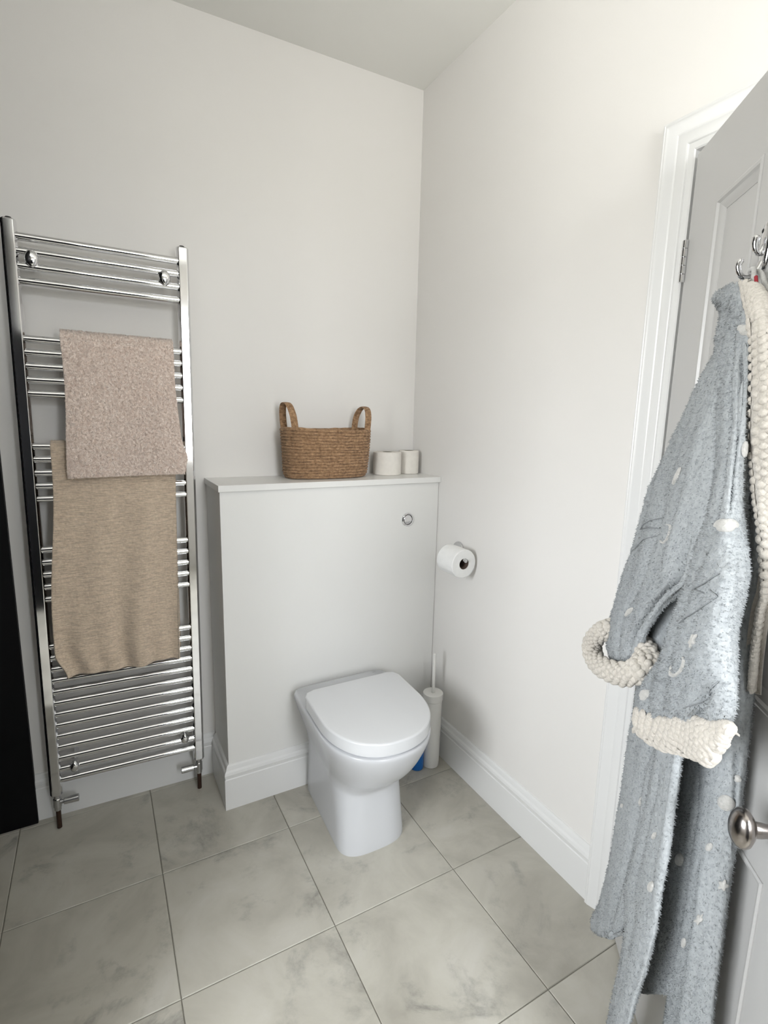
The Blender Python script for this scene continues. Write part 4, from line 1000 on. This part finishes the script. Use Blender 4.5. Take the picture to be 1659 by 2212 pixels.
# hanging loop of the gown over the hook, with a red tape beside it
def dt(x, y, z): return (x, y, z)
tube('hanging_loop', spline([(0.45, -0.043, 1.585), (0.415, -0.040, 1.618), (0.376, -0.026, 1.647), (HKX, -0.0215, 1.6495), (0.374, -0.015, 1.643), (0.42, -0.026, 1.612), (0.465, -0.034, 1.585)], 24), 0.0035, M['applique'], robe, n=10)
tube('red_tape', spline([(0.432, -0.046, 1.622), (0.440, -0.048, 1.612), (0.447, -0.0495, 1.602), (0.452, -0.050, 1.592)], 14), 0.0026, M['red'], robe, n=8)['label'] = 'dark red tape'

# cream motifs and dark zigzag lines printed into the fleece
def at(key, a, b, off):
    P, Nn = CLOTH[key]; nu, nv = P.shape[:2]
    x, y = min(max(a, 0), 1) * (nu - 1), min(max(b, 0), 1) * (nv - 1)
    i, j = min(int(x), nu - 2), min(int(y), nv - 2); u, w = x - i, y - j
    p = P[i, j] * (1 - u) * (1 - w) + P[i + 1, j] * u * (1 - w) + P[i, j + 1] * (1 - u) * w + P[i + 1, j + 1] * u * w
    return p + Nn[i, j] * off
def scale_at(key, a, b):
    da = np.linalg.norm(at(key, a + 0.01, b, 0) - at(key, a - 0.01, b, 0)) / 0.02
    db = np.linalg.norm(at(key, a, b + 0.02, 0) - at(key, a, b - 0.02, 0)) / 0.04
    return da, db
def motif(key, a, b, shape, size, rot, parent, ratio=1.0):
    """a soft raised patch; its outline is given in metres across (x) and down (y) the cloth"""
    da, db = scale_at(key, a, b)
    n = 28; rings = []
    cr, sr = math.cos(rot), math.sin(rot)
    def pt(x, y, off):
        x, y = x * cr - y * sr, x * sr + y * cr
        return tuple(at(key, a + y / da, b + x / db, off))
    V, F = [], []
    if shape == 'moon':
        m = 14; rows = []
        for k in range(m + 1):
            t = math.radians(-20 + 250 * k / m); w = 0.42 * math.sin(math.pi * (k + 0.3) / (m + 0.6)) + 0.02
            c = (size * math.cos(t), size * math.sin(t))
            rows.append([pt(c[0] * (1 - w * q), c[1] * (1 - w * q), o) for q, o in ((-0.12, 0.0005), (0.1, 0.0036), (0.5, 0.0038), (0.85, 0.0005))])
        V, F = loft_vf(rows, False, False, closed=False)
    else:
        def rad(t):
            if shape == 'star': return size * (0.78 + 0.22 * math.cos(5 * t))
            if shape == 'cloud': return size * (0.85 + 0.15 * abs(math.sin(2 * t))) * (1 if math.sin(t) < 0.15 else 0.62)
            return size
        for q, o in ((1.0, 0.0005), (0.9, 0.0032), (0.5, 0.0042)):
            rings.append([pt(rad(2 * math.pi * k / n) * q * math.cos(2 * math.pi * k / n) * ratio, rad(2 * math.pi * k / n) * q * math.sin(2 * math.pi * k / n), o) for k in range(n)])
        V = [p for r in rings for p in r] + [pt(0, 0, 0.0044)]
        for i in range(2):
            for k in range(n): F.append((i * n + k, i * n + (k + 1) % n, (i + 1) * n + (k + 1) % n, (i + 1) * n + k))
        for k in range(n): F.append((2 * n + k, 2 * n + (k + 1) % n, 3 * n))
    o = mk('motif', V, F, M['applique'], parent, smooth=True, angle=80)
    return o
def line(key, pts, w, parent):
    rows = []
    for (a0, b0), (a1, b1) in zip(pts[:-1], pts[1:]):
        for k in range(14):
            t = k / 14; rows.append((a0 + (a1 - a0) * t, b0 + (b1 - b0) * t))
    rows.append(pts[-1])
    P = [at(key, a, b, 0.0028) for a, b in rows]
    v, f = tube_vf(P, w, 6)
    mk('stitch_line', v, f, M['groove'], parent, smooth=True)
side_o = [o for o in robe.children if o.name.startswith('side_panel')][0]
body_o = [o for o in robe.children if o.name.startswith('body')][0]
front_o = [o for o in robe.children if o.name.startswith('front_panel')][0]
inner_o = [o for o in robe.children if o.name.startswith('lining_panel')][0]
for a, b, sh, sz, ro, ra in ((0.202, 0.71, 'cloud', 0.013, 0, 1.3), (0.496, 0.50, 'cloud', 0.013, 0, 1.4), (0.378, 0.75, 'oval', 0.012, 0, 0.5), (0.723, 0.43, 'star', 0.011, 0.4, 0.8),
                             (0.782, 0.36, 'moon', 0.020, -0.8, 1), (0.874, 0.22, 'cloud', 0.014, 0, 1.3)):
    motif('sleeve2', a, b, sh, sz, ro, sl2, ra)
for a, b, sh, sz, ro, ra in ((0.319, 0.43, 'oval', 0.017, 0.5, 0.45), (0.706, 0.418, 'oval', 0.015, 0.2, 0.6), (0.462, 0.45, 'moon', 0.017, -1.6, 1)):
    motif('sleeve1', a, b, sh, sz, ro, sl1, ra)
for key, par, lst in (('front', front_o, ((0.496, 0.646, 'oval', 0.011, 0.3, 1.0), (0.336, 0.506, 'oval', 0.008, 0, 0.8))), ('body', body_o, ((0.538, 0.481, 'oval', 0.011, 0, 0.8), (0.546, 0.253, 'oval', 0.006, 0, 0.8))),
                      ('inner', inner_o, ((0.454, 0.468, 'oval', 0.013, 0.4, 1.3),)),
                      ('side', side_o, ((0.529, 0.60, 'oval', 0.014, -0.5, 0.7), (0.597, 0.456, 'oval', 0.008, 0, 0.8), (0.672, 0.734, 'star', 0.010, 0, 0.8), (0.723, 0.468, 'star', 0.012, 0.3, 0.7), (0.76, 0.28, 'oval', 0.012, -0.4, 0.6), (0.496, 0.747, 'oval', 0.006, 0, 0.9)))):
    for a, b, sh, sz, ro, ra in lst: motif(key, a, b, sh, sz, ro, par, ra)
line('sleeve2', [(0.605, 0.50), (0.634, 0.29), (0.640, 0.40)], 0.0008, sl2)
line('sleeve2', [(0.634, 0.44), (0.644, 0.54), (0.672, 0.36), (0.69, 0.27)], 0.0008, sl2)
line('sleeve2', [(0.815, 0.69), (0.916, 0.50)], 0.0008, sl2)
line('sleeve1', [(0.42, 0.304), (0.452, 0.17), (0.447, 0.29)], 0.0008, sl1)
line('sleeve1', [(0.446, 0.24), (0.447, 0.36), (0.504, 0.15)], 0.0008, sl1)
